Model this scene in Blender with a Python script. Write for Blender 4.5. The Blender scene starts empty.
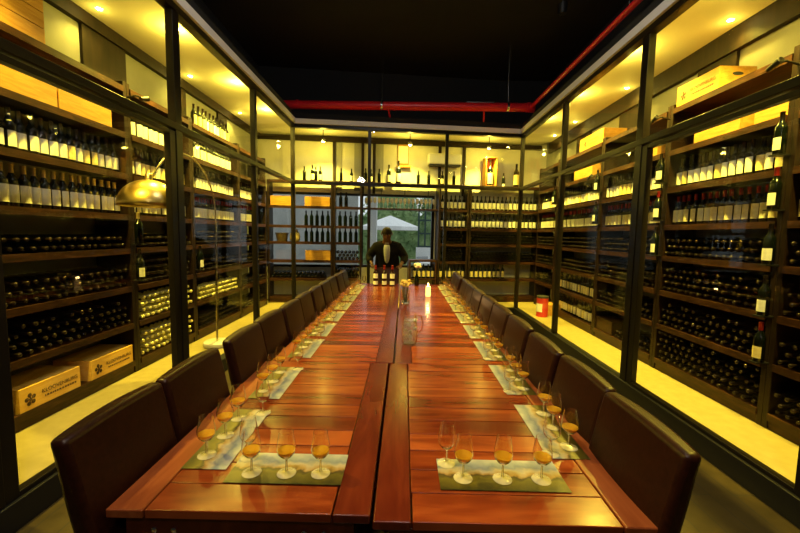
import bpy, bmesh, math, random
from mathutils import Vector, Matrix
R = math.radians
random.seed(7)
S = bpy.context.scene
C = S.collection

# ------------------------------------------------------------------ camera
F_PX, YAW, PIT, ROLL, CAMZ = 375.0, -.0095, .0865, .0172, 1.6
cd = bpy.data.cameras.new('camera'); cam = bpy.data.objects.new('camera', cd); C.objects.link(cam)
cd.sensor_width = 36; cd.lens = F_PX / 800 * 36; cd.clip_start = .02; cd.clip_end = 300
r0 = Vector((math.cos(YAW), -math.sin(YAW), 0)); f0 = Vector((math.sin(YAW), math.cos(YAW), 0)); zz = Vector((0, 0, 1))
fw = math.cos(PIT) * f0 - math.sin(PIT) * zz; up = math.cos(PIT) * zz + math.sin(PIT) * f0
rr = math.cos(ROLL) * r0 + math.sin(ROLL) * up; uu = -math.sin(ROLL) * r0 + math.cos(ROLL) * up
m = Matrix.Identity(4)
for i in range(3):
    m[i][0] = rr[i]; m[i][1] = uu[i]; m[i][2] = -fw[i]
m[2][3] = CAMZ
cam.matrix_world = m
S.camera = cam

# ------------------------------------------------------------------ world, exposure
w = bpy.data.worlds.new('world'); S.world = w; w.use_nodes = True
w.node_tree.nodes['Background'].inputs[0].default_value = (.86, .95, 1, 1)
w.node_tree.nodes['Background'].inputs[1].default_value = .9
S.view_settings.view_transform = 'Standard'; S.view_settings.look = 'None'
S.view_settings.exposure = 0; S.view_settings.gamma = 1; S.view_settings.use_curve_mapping = False
S.cycles.transparent_max_bounces = 32
S.cycles.max_bounces = 20
S.cycles.transmission_bounces = 20
S.cycles.glossy_bounces = 10
S.cycles.diffuse_bounces = 5
S.cycles.sample_clamp_indirect = 4
S.cycles.use_denoising = True
SPOT_COL = (1, .76, .085)
def light(name, kind, loc, energy, col, parent=None, size=.05, cone=None, blend=.5, target=None):
    ld = bpy.data.lights.new(name, kind); ld.energy = energy; ld.color = col
    if kind == 'AREA': ld.size = size
    else: ld.shadow_soft_size = size
    if kind == 'SPOT': ld.spot_size = R(cone or 110); ld.spot_blend = blend
    o = bpy.data.objects.new(name, ld); C.objects.link(o); o.location = loc
    if target is not None:
        o.rotation_euler = (Vector(target) - Vector(loc)).to_track_quat('-Z', 'Y').to_euler()
    if parent: o.parent = parent
    return o
# unseen downlights over the table, and point fills added to light trim and pipe
ROOM_COL = (1, .83, .6)
light('room_fill', 'POINT', (.1, -.9, 3.7), 60, (1, .95, .86), size=.15)  # added fill from the camera side for trim and pipe
light('room_downlight', 'SPOT', (-.9, .6, 4.7), 300, ROOM_COL, size=.12, cone=70, target=(-.5, 1.4, .7))
light('room_downlight', 'SPOT', (.9, .2, 4.7), 90, ROOM_COL, size=.12, cone=70, target=(.5, 1.5, .7))
light('room_fill', 'POINT', (.1, 2.3, 4.88), 85, (1, .95, .86), size=.12)  # added fill point without a fitting, brightens the pale trim

# ------------------------------------------------------------------ materials
def mat(name, col=(.5, .5, .5), rough=.5, metal=0, emit=None, estr=0, coat=0, spec=None, trans=0, ior=None):
    mt = bpy.data.materials.new(name); mt.use_nodes = True
    b = mt.node_tree.nodes['Principled BSDF']
    b.inputs['Base Color'].default_value = (*col, 1); b.inputs['Roughness'].default_value = rough; b.inputs['Metallic'].default_value = metal
    if emit: b.inputs['Emission Color'].default_value = (*emit, 1); b.inputs['Emission Strength'].default_value = estr
    if coat: b.inputs['Coat Weight'].default_value = coat; b.inputs['Coat Roughness'].default_value = .12
    if spec is not None: b.inputs['Specular IOR Level'].default_value = spec
    if trans: b.inputs['Transmission Weight'].default_value = trans
    if ior: b.inputs['IOR'].default_value = ior
    return mt
def nodes(mt): return mt.node_tree.nodes, mt.node_tree.links, mt.node_tree.nodes['Principled BSDF']
def ramp(n, stops):
    r = n.new('ShaderNodeValToRGB'); e = r.color_ramp.elements
    while len(e) < len(stops): e.new(.5)
    for el, (p, c) in zip(e, stops): el.position = p; el.color = (*c, 1)
    return r
def wood(name, a, b, c, rough=.3, scale=(1, 1, 1), island=.0, coat=0, noise=6, bump=.05, spec=.25):
    mt = mat(name, a, rough, coat=coat, spec=spec); n, l, p = nodes(mt)
    tc = n.new('ShaderNodeTexCoord'); mp = n.new('ShaderNodeMapping'); mp.inputs['Scale'].default_value = scale
    l.new(tc.outputs['Object'], mp.inputs[0])
    ns = n.new('ShaderNodeTexNoise'); ns.inputs['Scale'].default_value = noise; ns.inputs['Detail'].default_value = 6; ns.inputs['Distortion'].default_value = .8
    ns.noise_dimensions = '4D'
    l.new(mp.outputs[0], ns.inputs['Vector'])
    gi = n.new('ShaderNodeNewGeometry')
    mw = n.new('ShaderNodeMath'); mw.operation = 'MULTIPLY'; mw.inputs[1].default_value = 20
    l.new(gi.outputs['Random Per Island'], mw.inputs[0]); l.new(mw.outputs[0], ns.inputs['W'])
    rp = ramp(n, [(.3, a), (.5, b), (.72, c)])
    ma = n.new('ShaderNodeMath'); ma.operation = 'MULTIPLY_ADD'; ma.inputs[1].default_value = island; 
    l.new(gi.outputs['Random Per Island'], ma.inputs[0])
    sb = n.new('ShaderNodeMath'); sb.operation = 'SUBTRACT'; sb.inputs[1].default_value = island / 2
    l.new(ns.outputs['Fac'], sb.inputs[0]); l.new(sb.outputs[0], ma.inputs[2]); l.new(ma.outputs[0], rp.inputs[0])
    l.new(rp.outputs[0], p.inputs['Base Color'])
    if bump:
        bp = n.new('ShaderNodeBump'); bp.inputs['Strength'].default_value = bump; bp.inputs['Distance'].default_value = .01
        l.new(ns.outputs['Fac'], bp.inputs['Height']); l.new(bp.outputs[0], p.inputs['Normal'])
    return mt
def noisy(name, a, b, rough=.6, scale=8, metal=0, coat=0, bump=0):
    mt = mat(name, a, rough, metal, coat=coat); n, l, p = nodes(mt)
    tc = n.new('ShaderNodeTexCoord'); ns = n.new('ShaderNodeTexNoise'); ns.inputs['Scale'].default_value = scale; ns.inputs['Detail'].default_value = 5
    l.new(tc.outputs['Object'], ns.inputs['Vector']); rp = ramp(n, [(.35, a), (.68, b)])
    l.new(ns.outputs['Fac'], rp.inputs[0]); l.new(rp.outputs[0], p.inputs['Base Color'])
    if bump:
        bp = n.new('ShaderNodeBump'); bp.inputs['Strength'].default_value = bump; bp.inputs['Distance'].default_value = .004
        l.new(ns.outputs['Fac'], bp.inputs['Height']); l.new(bp.outputs[0], p.inputs['Normal'])
    return mt
def thin_glass(name, tint=(1, 1, 1), refl=1.0, diffuse=0, ior=1.5, dcol=(1, 1, 1), rough=0.0):
    mt = bpy.data.materials.new(name); mt.use_nodes = True; n, l = mt.node_tree.nodes, mt.node_tree.links
    n.clear(); out = n.new('ShaderNodeOutputMaterial')
    tr = n.new('ShaderNodeBsdfTransparent'); tr.inputs[0].default_value = (*tint, 1)
    gl = n.new('ShaderNodeBsdfGlossy'); gl.inputs['Roughness'].default_value = rough
    lwt = n.new('ShaderNodeLayerWeight'); lwt.inputs['Blend'].default_value = .5     # facing: same from both sides of a face
    pw = n.new('ShaderNodeMath'); pw.operation = 'POWER'; pw.inputs[1].default_value = 5; l.new(lwt.outputs['Facing'], pw.inputs[0])
    f0_ = ((ior - 1) / (ior + 1)) ** 2
    mu = n.new('ShaderNodeMath'); mu.operation = 'MULTIPLY_ADD'; mu.inputs[1].default_value = refl * (1 - f0_); mu.inputs[2].default_value = refl * f0_; mu.use_clamp = True
    l.new(pw.outputs[0], mu.inputs[0])
    src = tr.outputs[0]
    if diffuse:
        df = n.new('ShaderNodeBsdfDiffuse'); df.inputs[0].default_value = (*dcol, 1)
        m1 = n.new('ShaderNodeMixShader'); m1.inputs[0].default_value = diffuse
        l.new(tr.outputs[0], m1.inputs[1]); l.new(df.outputs[0], m1.inputs[2]); src = m1.outputs[0]
    mx = n.new('ShaderNodeMixShader'); l.new(mu.outputs[0], mx.inputs[0]); l.new(src, mx.inputs[1]); l.new(gl.outputs[0], mx.inputs[2])
    l.new(mx.outputs[0], out.inputs[0]); return mt

M = {}
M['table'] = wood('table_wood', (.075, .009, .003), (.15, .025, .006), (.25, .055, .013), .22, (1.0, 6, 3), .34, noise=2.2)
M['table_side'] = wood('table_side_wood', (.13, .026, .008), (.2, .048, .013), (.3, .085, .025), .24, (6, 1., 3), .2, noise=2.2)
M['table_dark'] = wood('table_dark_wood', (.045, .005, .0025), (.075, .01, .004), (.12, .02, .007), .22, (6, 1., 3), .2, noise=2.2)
M['rack'] = wood('rack_wood', (.014, .005, .002), (.034, .012, .0045), (.075, .028, .01), .42, (1.5, 9, 9), .1, noise=4)
M['upright'] = wood('dark_upright_wood', (.006, .003, .0015), (.014, .006, .003), (.025, .011, .005), .45, (9, 9, 1.5), .1, noise=4)
M['frame'] = mat('dark_bronze_frame', (.011, .008, .005), .35, .0, spec=.2)
M['trimw'] = mat('pale_grey_trim', (.8, .79, .76), .6)
M['pane'] = thin_glass('window_glass', (.985, .99, .98), .34)
M['black'] = mat('matt_black', (.009, .009, .009), .9)
M['blackmetal'] = mat('black_metal', (.012, .012, .012), .45, .3)
M['pale'] = noisy('pale_plaster', (.62, .6, .5), (.74, .72, .62), .8, 3)
M['sidewall'] = noisy('grey_plaster', (.25, .25, .22), (.31, .31, .28), .85, 3)
M['darkpanel'] = wood('dark_panel_wood', (.007, .0035, .0017), (.014, .0065, .003), (.022, .011, .005), .6, (6, 6, 1), 0, noise=3)
M['cellarceil'] = noisy('cellar_ceiling_paint', (.7, .66, .5), (.82, .78, .62), .6, 1.5)
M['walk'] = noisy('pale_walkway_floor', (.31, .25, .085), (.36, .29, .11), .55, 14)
M['leather'] = noisy('brown_leather', (.013, .0028, .0011), (.022, .005, .002), .36, 60, bump=.12)
M['leather'].node_tree.nodes['Principled BSDF'].inputs['Specular IOR Level'].default_value = .16
M['legwood'] = mat('dark_leg_wood', (.025, .012, .007), .4)
M['steel'] = mat('steel', (.7, .7, .68), .25, 1)
M['bottle'] = mat('dark_green_bottle_glass', (.003, .005, .003), .12, spec=.5)
M['bottle_red'] = mat('dark_maroon_bottle_glass', (.02, .004, .004), .09, spec=.6)
M['greenb'] = thin_glass('green_bottle_glass', (.05, .1, .05), 1, .35, dcol=(.015, .03, .015))
M['label'] = noisy('cream_paper_label', (.8, .79, .68), (.9, .89, .8), .6, 30)
M['label_y'] = noisy('yellow_paper_label', (.7, .55, .18), (.82, .7, .32), .6, 30)
M['label_g'] = noisy('tan_paper_label', (.66, .58, .36), (.8, .74, .54), .6, 30)
M['cap_black'] = mat('black_foil_capsule', (.032, .022, .018), .24, .6)
M['cap_red'] = mat('red_foil_capsule', (.3, .012, .014), .3, .4)
M['cap_tan'] = mat('tan_foil_capsule', (.5, .38, .2), .35, .4)
M['cap_gold'] = mat('pale_gold_foil_capsule', (.72, .66, .3), .3, .3)
M['crate'] = wood('pine_crate_wood', (.4, .19, .03), (.48, .245, .045), (.56, .31, .065), .6, (1.2, 5, 9), .15, noise=4)
M['crate_light'] = wood('amber_crate_wood', (.78, .42, .06), (.86, .5, .09), (.9, .58, .14), .6, (1.2, 5, 9), .15, noise=4)
M['ink'] = mat('dark_brown_ink', (.09, .045, .015), .8)
M['brass'] = noisy('brushed_brass', (.5, .34, .1), (.85, .66, .28), .32, 9, 1)
M['chrome'] = mat('pale_brass_tube', (.75, .66, .45), .2, 1)
M['marble'] = noisy('white_marble', (.7, .68, .62), (.85, .84, .8), .25, 10)
M['clear'] = mat('clear_drinking_glass', (1, .99, .96), .0, trans=1, ior=1.45)
M['foot'] = thin_glass('clear_glass_foot', (.95, .95, .9), 1.6, .32, 1.5, (1, .9, .6))  # pale diffuse in the glass stands for light the foot catches
M['wine'] = thin_glass('golden_wine', (1, .66, .07), 1.2, .5, 1.33, (1, .62, .035))
M['water'] = thin_glass('iced_water', (.95, .96, .92), 1.4, .2, 1.33, (1, 1, .95))
M['ice'] = mat('ice', (.95, .96, .94), .1, trans=.25, ior=1.3)
M['red'] = mat('red_pipe_paint', (.62, .012, .02), .35)
M['cream'] = mat('cream_wax', (.9, .75, .5), .5, emit=(1, .55, .2), estr=1.6)  # emission in the wax stands in for flame light glowing through it
M['flame'] = mat('flame', (1, .7, .3), .5, emit=(1, .6, .2), estr=30)
M['bulb'] = mat('lit_bulb', (1, .9, .5), .5, emit=(1, .8, .3), estr=60)
M['jacket'] = noisy('black_suit_cloth', (.003, .003, .0035), (.006, .0055, .006), .8, 90)
M['jacket'].node_tree.nodes['Principled BSDF'].inputs['Specular IOR Level'].default_value = .1
M['shirt'] = noisy('pale_grey_shirt', (.24, .24, .26), (.32, .32, .34), .8, 60)
M['skin'] = noisy('brown_skin', (.07, .024, .013), (.1, .034, .018), .5, 20)
M['hair'] = mat('cropped_black_hair', (.008, .004, .003), .7, spec=.1)
M['shoe'] = mat('black_shoe', (.01, .01, .01), .3)
M['white_cloth'] = noisy('white_canvas', (.8, .82, .82), (.9, .9, .9), .8, 6)
M['greenframe'] = mat('dark_green_window_paint', (.02, .05, .045), .5)
M['column'] = noisy('white_column_paint', (.7, .72, .72), (.8, .8, .8), .8, 3)
M['leaf'] = noisy('leaf_green', (.07, .15, .04), (.3, .42, .16), .6, 1.6)
M['bark'] = mat('bark', (.08, .055, .035), .9)
M['petal'] = mat('white_petal', (.8, .74, .68), .6)
M['dry'] = noisy('dried_tan_flower', (.5, .33, .12), (.68, .48, .2), .8, 40)
M['stem'] = mat('green_stem', (.05, .1, .03), .6)
M['burlap'] = noisy('burlap_weave', (.36, .28, .14), (.48, .38, .2), .9, 60)
M['wicker'] = noisy('dark_wicker', (.04, .025, .012), (.1, .06, .03), .7, 50)
M['greychair'] = mat('grey_woven_plastic', (.3, .32, .33), .6)
M['tin'] = mat('red_tin', (.55, .04, .03), .35)
M['acwhite'] = mat('white_plastic', (.75, .75, .72), .4)
M['acdark'] = mat('dark_slot', (.03, .03, .03), .6)
M['stonefloor'] = noisy('terrace_stone', (.3, .29, .26), (.42, .4, .36), .8, 4)

# floor: dull olive plank tiles
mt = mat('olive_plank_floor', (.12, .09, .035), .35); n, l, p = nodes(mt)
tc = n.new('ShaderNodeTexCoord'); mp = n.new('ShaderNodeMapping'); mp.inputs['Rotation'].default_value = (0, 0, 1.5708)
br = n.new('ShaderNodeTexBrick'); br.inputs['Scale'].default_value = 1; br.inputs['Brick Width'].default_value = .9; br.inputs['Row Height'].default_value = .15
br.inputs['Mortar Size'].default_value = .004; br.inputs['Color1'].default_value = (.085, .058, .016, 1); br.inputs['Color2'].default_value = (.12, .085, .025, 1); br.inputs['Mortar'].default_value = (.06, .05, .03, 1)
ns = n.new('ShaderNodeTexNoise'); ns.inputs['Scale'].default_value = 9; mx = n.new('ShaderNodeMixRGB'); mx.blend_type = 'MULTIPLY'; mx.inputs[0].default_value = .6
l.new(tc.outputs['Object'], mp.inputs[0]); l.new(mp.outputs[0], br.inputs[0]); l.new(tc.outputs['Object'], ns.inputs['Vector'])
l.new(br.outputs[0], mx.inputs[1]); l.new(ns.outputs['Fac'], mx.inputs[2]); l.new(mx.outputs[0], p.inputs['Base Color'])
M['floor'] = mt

# placemat print: vineyard landscape under a pale sky (local y is away from the guest)
mt = mat('printed_landscape', (1, 1, 1), .35, spec=.3); n, l, p = nodes(mt)
tc = n.new('ShaderNodeTexCoord'); sx = n.new('ShaderNodeSeparateXYZ'); l.new(tc.outputs['Object'], sx.inputs[0])
ns = n.new('ShaderNodeTexNoise'); ns.inputs['Scale'].default_value = 19; ns.inputs['Detail'].default_value = 6; l.new(tc.outputs['Object'], ns.inputs['Vector'])
mr = n.new('ShaderNodeMapRange'); mr.inputs[1].default_value = -.085; mr.inputs[2].default_value = .085; l.new(sx.outputs[1], mr.inputs[0])
a1 = n.new('ShaderNodeMath'); a1.operation = 'MULTIPLY_ADD'; a1.inputs[1].default_value = .5; l.new(ns.outputs['Fac'], a1.inputs[0])
s1 = n.new('ShaderNodeMath'); s1.operation = 'SUBTRACT'; s1.inputs[1].default_value = .25; l.new(mr.outputs[0], s1.inputs[0]); l.new(s1.outputs[0], a1.inputs[2])
rp = ramp(n, [(0, (.02, .017, .004)), (.16, (.065, .05, .005)), (.34, (.11, .085, .009)), (.44, (.035, .022, .01)), (.5, (.25, .15, .05)), (.6, (.31, .26, .18)), (.72, (.13, .15, .17)), (.86, (.24, .25, .23)), (1, (.35, .33, .26))])
l.new(a1.outputs[0], rp.inputs[0]); l.new(rp.outputs[0], p.inputs['Base Color'])
M['mat'] = mt

# ------------------------------------------------------------------ mesh helpers
class MB:
    def __init__(s): s.v = []; s.f = []; s.mi = []
    def add(s, vs, fs, mi=0):
        o = len(s.v); s.v += [tuple(v) for v in vs]; s.f += [tuple(i + o for i in f) for f in fs]; s.mi += [mi] * len(fs); return s
    def box(s, x0, x1, y0, y1, z0, z1, mi=0, mx=None):
        vs = [Vector((x, y, z)) for z in (z0, z1) for y in (y0, y1) for x in (x0, x1)]
        if mx is not None: vs = [mx @ v for v in vs]
        return s.add(vs, [(0, 2, 3, 1), (4, 5, 7, 6), (0, 1, 5, 4), (2, 6, 7, 3), (0, 4, 6, 2), (1, 3, 7, 5)], mi)
    def lathe(s, prof, seg=16, mx=None, mi=0, a0=0, a1=None, cap=True):
        full = a1 is None; ang = 2 * math.pi if full else a1 - a0; nn = seg if full else seg + 1
        vs = []
        for (r, z) in prof:
            for k in range(nn):
                a = a0 + ang * k / seg; vs.append(Vector((r * math.cos(a), r * math.sin(a), z)))
        if mx is not None: vs = [mx @ v for v in vs]
        fs = []
        for i in range(len(prof) - 1):
            for k in range(seg):
                k2 = (k + 1) % nn if full else k + 1
                fs.append((i * nn + k, i * nn + k2, (i + 1) * nn + k2, (i + 1) * nn + k))
        if full and cap:
            if prof[0][0] > 1e-6: fs.append(tuple(reversed(range(nn))))
            if prof[-1][0] > 1e-6: fs.append(tuple((len(prof) - 1) * nn + k for k in range(nn)))
        return s.add(vs, fs, mi)
    def tube(s, pts, rad, seg=10, mi=0):
        pts = [Vector(q) for q in pts]; rads = rad if isinstance(rad, (list, tuple)) else [rad] * len(pts)
        vs = []; prev = None
        for i, q in enumerate(pts):
            t = (pts[min(i + 1, len(pts) - 1)] - pts[max(i - 1, 0)]).normalized()
            if prev is None: a = t.orthogonal().normalized()
            else: a = (prev - t * prev.dot(t)).normalized()
            prev = a; b = t.cross(a)
            for k in range(seg):
                an = 2 * math.pi * k / seg; vs.append(q + rads[i] * (a * math.cos(an) + b * math.sin(an)))
        fs = [(i * seg + k, i * seg + (k + 1) % seg, (i + 1) * seg + (k + 1) % seg, (i + 1) * seg + k) for i in range(len(pts) - 1) for k in range(seg)]
        fs += [tuple(reversed(range(seg))), tuple((len(pts) - 1) * seg + k for k in range(seg))]
        return s.add(vs, fs, mi)
    def ball(s, c, r, seg=10, rings=6, sc=(1, 1, 1), mi=0):
        pr = [(r * math.sin(math.pi * i / rings), -r * math.cos(math.pi * i / rings)) for i in range(rings + 1)]
        pr[0] = (1e-7, -r); pr[-1] = (1e-7, r)
        return s.lathe(pr, seg, Matrix.Translation(c) @ Matrix.Diagonal((*sc, 1)), mi, cap=False)
    def mesh(s, name, mats, smooth=False):
        me = bpy.data.meshes.new(name); me.from_pydata(s.v, [], s.f)
        for q in (mats if isinstance(mats, (list, tuple)) else [mats]): me.materials.append(q)
        for pl, i in zip(me.polygons, s.mi): pl.material_index = i; pl.use_smooth = smooth
        bm = bmesh.new(); bm.from_mesh(me); bmesh.ops.recalc_face_normals(bm, faces=bm.faces); bm.to_mesh(me); bm.free()
        if smooth: me.set_sharp_from_angle(angle=R(50))
        return me
    def build(s, name, mats, parent=None, smooth=False, bevel=0, seg=2, loc=None, rotz=0):
        o = bpy.data.objects.new(name, s.mesh(name, mats, smooth)); C.objects.link(o)
        if parent: o.parent = parent
        if loc is not None: o.location = loc
        o.rotation_euler.z = rotz
        if bevel:
            md = o.modifiers.new('bevel', 'BEVEL'); md.width = bevel; md.segments = seg; md.limit_method = 'ANGLE'; md.angle_limit = R(40)
            if not smooth:
                for pl in o.data.polygons: pl.use_smooth = True
                md.harden_normals = True
        return o
def tag(o, label, cat, group=None, kind=None):
    o['label'] = label; o['category'] = cat
    if group: o['group'] = group
    if kind: o['kind'] = kind
    return o
def thing(name, label, cat, loc=(0, 0, 0), rotz=0, group=None):
    o = bpy.data.objects.new(name, None); C.objects.link(o); o.location = loc; o.rotation_euler.z = rotz
    o.empty_display_size = .1
    return tag(o, label, cat, group)
def struct(o): o['kind'] = 'structure'; return o
def dup(root, loc, rotz, label, group=None):
    r_ = root.copy(); C.objects.link(r_); r_.location = loc; r_.rotation_euler = (0, 0, rotz); r_['label'] = label
    if group: r_['group'] = group
    for ch in list(root.children):
        c = ch.copy(); C.objects.link(c); c.parent = r_
        for g in ch.children:
            d = g.copy(); C.objects.link(d); d.parent = c
    return r_
_o = 'zeroth first second third fourth fifth sixth seventh eighth ninth tenth eleventh twelfth thirteenth fourteenth fifteenth sixteenth seventeenth eighteenth nineteenth twentieth'.split()
def ordn(i):
    if i <= 20: return _o[i]
    return ('twenty-' if i < 30 else 'thirty-') + _o[i % 10] if i % 10 else {30: 'thirtieth', 40: 'fortieth'}[i]

XL, XR = -2.065, 2.28
ZT, ZTOP, ZW = 2.52, 3.62, .16
A0 = Vector((XL, 7.0, 0)); ANG = math.atan2(.5, XR - XL); BL = math.hypot(.5, XR - XL)
DB = Vector((math.cos(ANG), math.sin(ANG), 0)); NB = Vector((-math.sin(ANG), math.cos(ANG), 0))
def bk(s, off, z=0): return A0 + DB * s + NB * off + Vector((0, 0, z))
# local frames: x = to the right as seen from the room, y = into the rack
FR = {'L': (Vector((-2.69, 0, 0)), R(90)), 'R': (Vector((2.80, 0, 0)), R(-90)), 'B': (A0 + NB * .6, ANG)}
def fpt(k, x, y, z):
    o, a = FR[k]; return o + Vector((x * math.cos(a) - y * math.sin(a), x * math.sin(a) + y * math.cos(a), z))

# ------------------------------------------------------------------ room shell
struct(MB().box(-3.4, 3.5, -3.1, 8.9, -.12, 0).build('floor', M['floor']))
struct(MB().box(-3.4, 3.5, -3.1, 9.0, 5.0, 5.12).build('ceiling', M['black']))
struct(MB().box(-3.4, 3.5, -3.2, -3.1, 0, 5.0).build('wall_front', M['black']))
struct(MB().box(-3.16, -3.06, .0, 8.5, 0, 3.75).build('wall_left', M['sidewall']))
struct(MB().box(3.17, 3.27, .0, 8.75, 0, 3.75).build('wall_right', M['sidewall']))
struct(MB().box(-3.4, -3.06, -3.1, 9.0, 3.75, 5.0).build('wall_left_upper', M['black']))
struct(MB().box(3.17, 3.5, -3.1, 9.0, 3.75, 5.0).build('wall_right_upper', M['black']))
struct(MB().box(-3.4, 3.5, 8.6, 8.9, 3.75, 5.0).build('wall_back_upper', M['black']))
# the solid dark walls of the room before the cellar begins
struct(MB().box(-3.06, XL + .03, -3.1, .25, 0, 5).build('wall_left_near', M['black']))
struct(MB().box(XR - .03, 3.17, -3.1, .25, 0, 5).build('wall_right_near', M['black']))
# cellar ceilings
struct(MB().box(-3.06, XL + .02, .25, 7.55, ZTOP, 3.75).build('ceiling_left', M['cellarceil']))
struct(MB().box(XR - .02, 3.17, .25, 8.3, ZTOP, 3.75).build('ceiling_right', M['cellarceil']))
o = struct(MB().box(-.9, BL + .85, -.02, 1.12, ZTOP + .002, 3.752).build('ceiling_back', M['cellarceil'], loc=A0, rotz=ANG))
# walkway floors inside the cellar with dark kerb
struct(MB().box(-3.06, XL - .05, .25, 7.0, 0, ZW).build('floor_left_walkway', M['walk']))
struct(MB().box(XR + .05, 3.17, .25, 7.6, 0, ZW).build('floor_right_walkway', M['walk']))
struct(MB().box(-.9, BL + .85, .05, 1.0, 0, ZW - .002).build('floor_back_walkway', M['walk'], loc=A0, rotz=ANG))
struct(MB().box(XL - .05, XL + .05, .25, 7.02, 0, ZW).build('baseboard_left', M['blackmetal'], bevel=.006))
struct(MB().box(XR - .05, XR + .05, .25, 7.52, 0, ZW).build('baseboard_right', M['blackmetal'], bevel=.006))
struct(MB().box(.05, BL - .05, -.05, .05, 0, ZW).build('baseboard_back', M['blackmetal'], loc=A0, rotz=ANG, bevel=.006))
# back wall with the wide opening to the terrace (local s, offset 1.0)
S0, S1, OZ0, OZ1 = -.75, 2.86, .86, 2.45
wb = MB()
wb.box(-1.1, S0, 1.0, 1.12, 0, 3.75); wb.box(S1, BL + 1.0, 1.0, 1.12, 0, 3.75)
wb.box(S0, S1, 1.0, 1.12, 0, OZ0); wb.box(S0, S1, 1.0, 1.12, OZ1, 3.75)
struct(wb.build('wall_back', M['pale'], loc=A0, rotz=ANG))
struct(MB().box(-1.3, BL + 1.2, 1.12, 1.3, 3.6, 5).build('wall_back_cap', M['black'], loc=A0, rotz=ANG))
# terrace window in that opening
wn = bpy.data.objects.new('window_1', None); C.objects.link(wn); struct(wn); wn.location = A0; wn.rotation_euler.z = ANG
fm = MB()
for s in (S0 + .03, .66, 1.27, 2.83): fm.box(s - .03, s + .03, 1.03, 1.09, OZ0, OZ1)
fm.box(S0, S1, 1.032, 1.088, OZ0, OZ0 + .05); fm.box(S0, S1, 1.032, 1.088, OZ1 - .05, OZ1)
fm.build('window_frame', M['frame'], wn)
MB().box(S0 + .03, S1 - .03, 1.055, 1.063, OZ0 + .03, OZ1 - .03).build('window_pane', M['pane'], wn)

# dark posts and beam on the cellar walls above the racks
ti = [0]
def trim(mb, mt, **k):
    ti[0] += 1; return struct(mb.build('trim_%d' % ti[0], mt, **k))
for (y0, y1) in ((2.9, 3.2), (3.63, 4.18), (5.0, 5.3), (6.2, 6.5)):
    trim(MB().box(-3.06, -3.03, y0, y1, 2.5, 3.5), M['darkpanel'])
for (y0, y1) in ((2.3, 2.6), (3.77, 4.25), (5.09, 5.73), (6.6, 7.1)):
    trim(MB().box(3.14, 3.17, y0, y1, 2.5, 3.4), M['darkpanel'])
trim(MB().box(-3.06, -3.0, .25, 7.9, 3.5, ZTOP), M['darkpanel'])
trim(MB().box(3.11, 3.17, .25, 8.4, 3.4, ZTOP), M['darkpanel'])
bt = MB()
for s in (.68, 1.28, 1.52, 2.94, 3.48): bt.box(s - .03, s + .03, .95, .999, 2.45, 3.5)
trim(bt, M['darkpanel'], loc=A0, rotz=ANG)
trim(MB().box(-.9, BL + .85, .93, .999, 3.5, 3.6), M['darkpanel'], loc=A0, rotz=ANG)
gp = MB()
for s0, s1 in ((.71, .84), (1.1, 1.25), (1.55, 1.72)): gp.box(s0, s1, .985, .998, 2.5, 3.5)
trim(gp, mat('grey_panel', (.3, .3, .27), .7), loc=A0, rotz=ANG)

# ------------------------------------------------------------------ glass partitions
# posts stand 0.06 thick; each bay is a window with upper and lower pane
wi = [1]; di = [0]
def glazing(k, a, b, x, door=False):
    """bay of the left / right partition between y=a and y=b"""
    if door: di[0] += 1; nm = 'door_%d' % di[0]
    else: wi[0] += 1; nm = 'window_%d' % wi[0]
    root = bpy.data.objects.new(nm, None); C.objects.link(root); struct(root); root.location = (x, (a + b) / 2, 0); h = (b - a) / 2
    if door:
        d = MB(); d.box(-.028, .028, -h + .05, -h + .13, ZW, 2.47); d.box(-.028, .028, h - .13, h - .05, ZW, 2.47)
        d.box(-.028, .028, -h + .13, h - .13, 2.435, 2.47)
        d.box(-.028, .028, -h + .13, h - .13, ZW, ZW + .03)
        d.build('door_frame', M['frame'], root, bevel=.004)
        MB().box(-.004, .004, -h + .12, h - .12, ZW + .025, 2.44).build('door_pane', M['pane'], root)
    else:
        MB().box(-.004, .004, -h + .04, h - .04, ZW, 2.49).build('lower_pane', M['pane'], root)
    MB().box(-.004, .004, -h + .04, h - .04, 2.54, 3.52).build('upper_pane', M['pane'], root)
LY = [.25, 1.75, 3.43, 5.2, 7.0]; RY = [.25, 1.92, 3.73, 5.55, 7.5]
for ys, x in ((LY, XL), (RY, XR)):
    for i in range(4): glazing('', ys[i], ys[i + 1], x, i == 1)
    for i, y in enumerate(ys):
        hw = .05 if i in (1, 2) else .035
        trim(MB().box(x - .035, x + .035, y - hw, y + hw, ZW, 3.55), M['frame'], bevel=.005)
    y0, y1 = ys[0], ys[-1]
    trim(MB().box(x - .04, x + .04, y0, y1, 2.485, 2.545), M['frame'], bevel=.005)
    trim(MB().box(x - .045, x + .045, y0, y1, 3.5, 3.6), M['frame'])
    sg = 1 if x < 0 else -1
    trim(MB().box(min(x + sg * .045, x + sg * .075), max(x + sg * .045, x + sg * .075), y0, y1, 3.56, 3.645), M['trimw'])
    trim(MB().box(x - .045, x + .045, y0, y1, 3.6, 3.75), M['black'])
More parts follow.
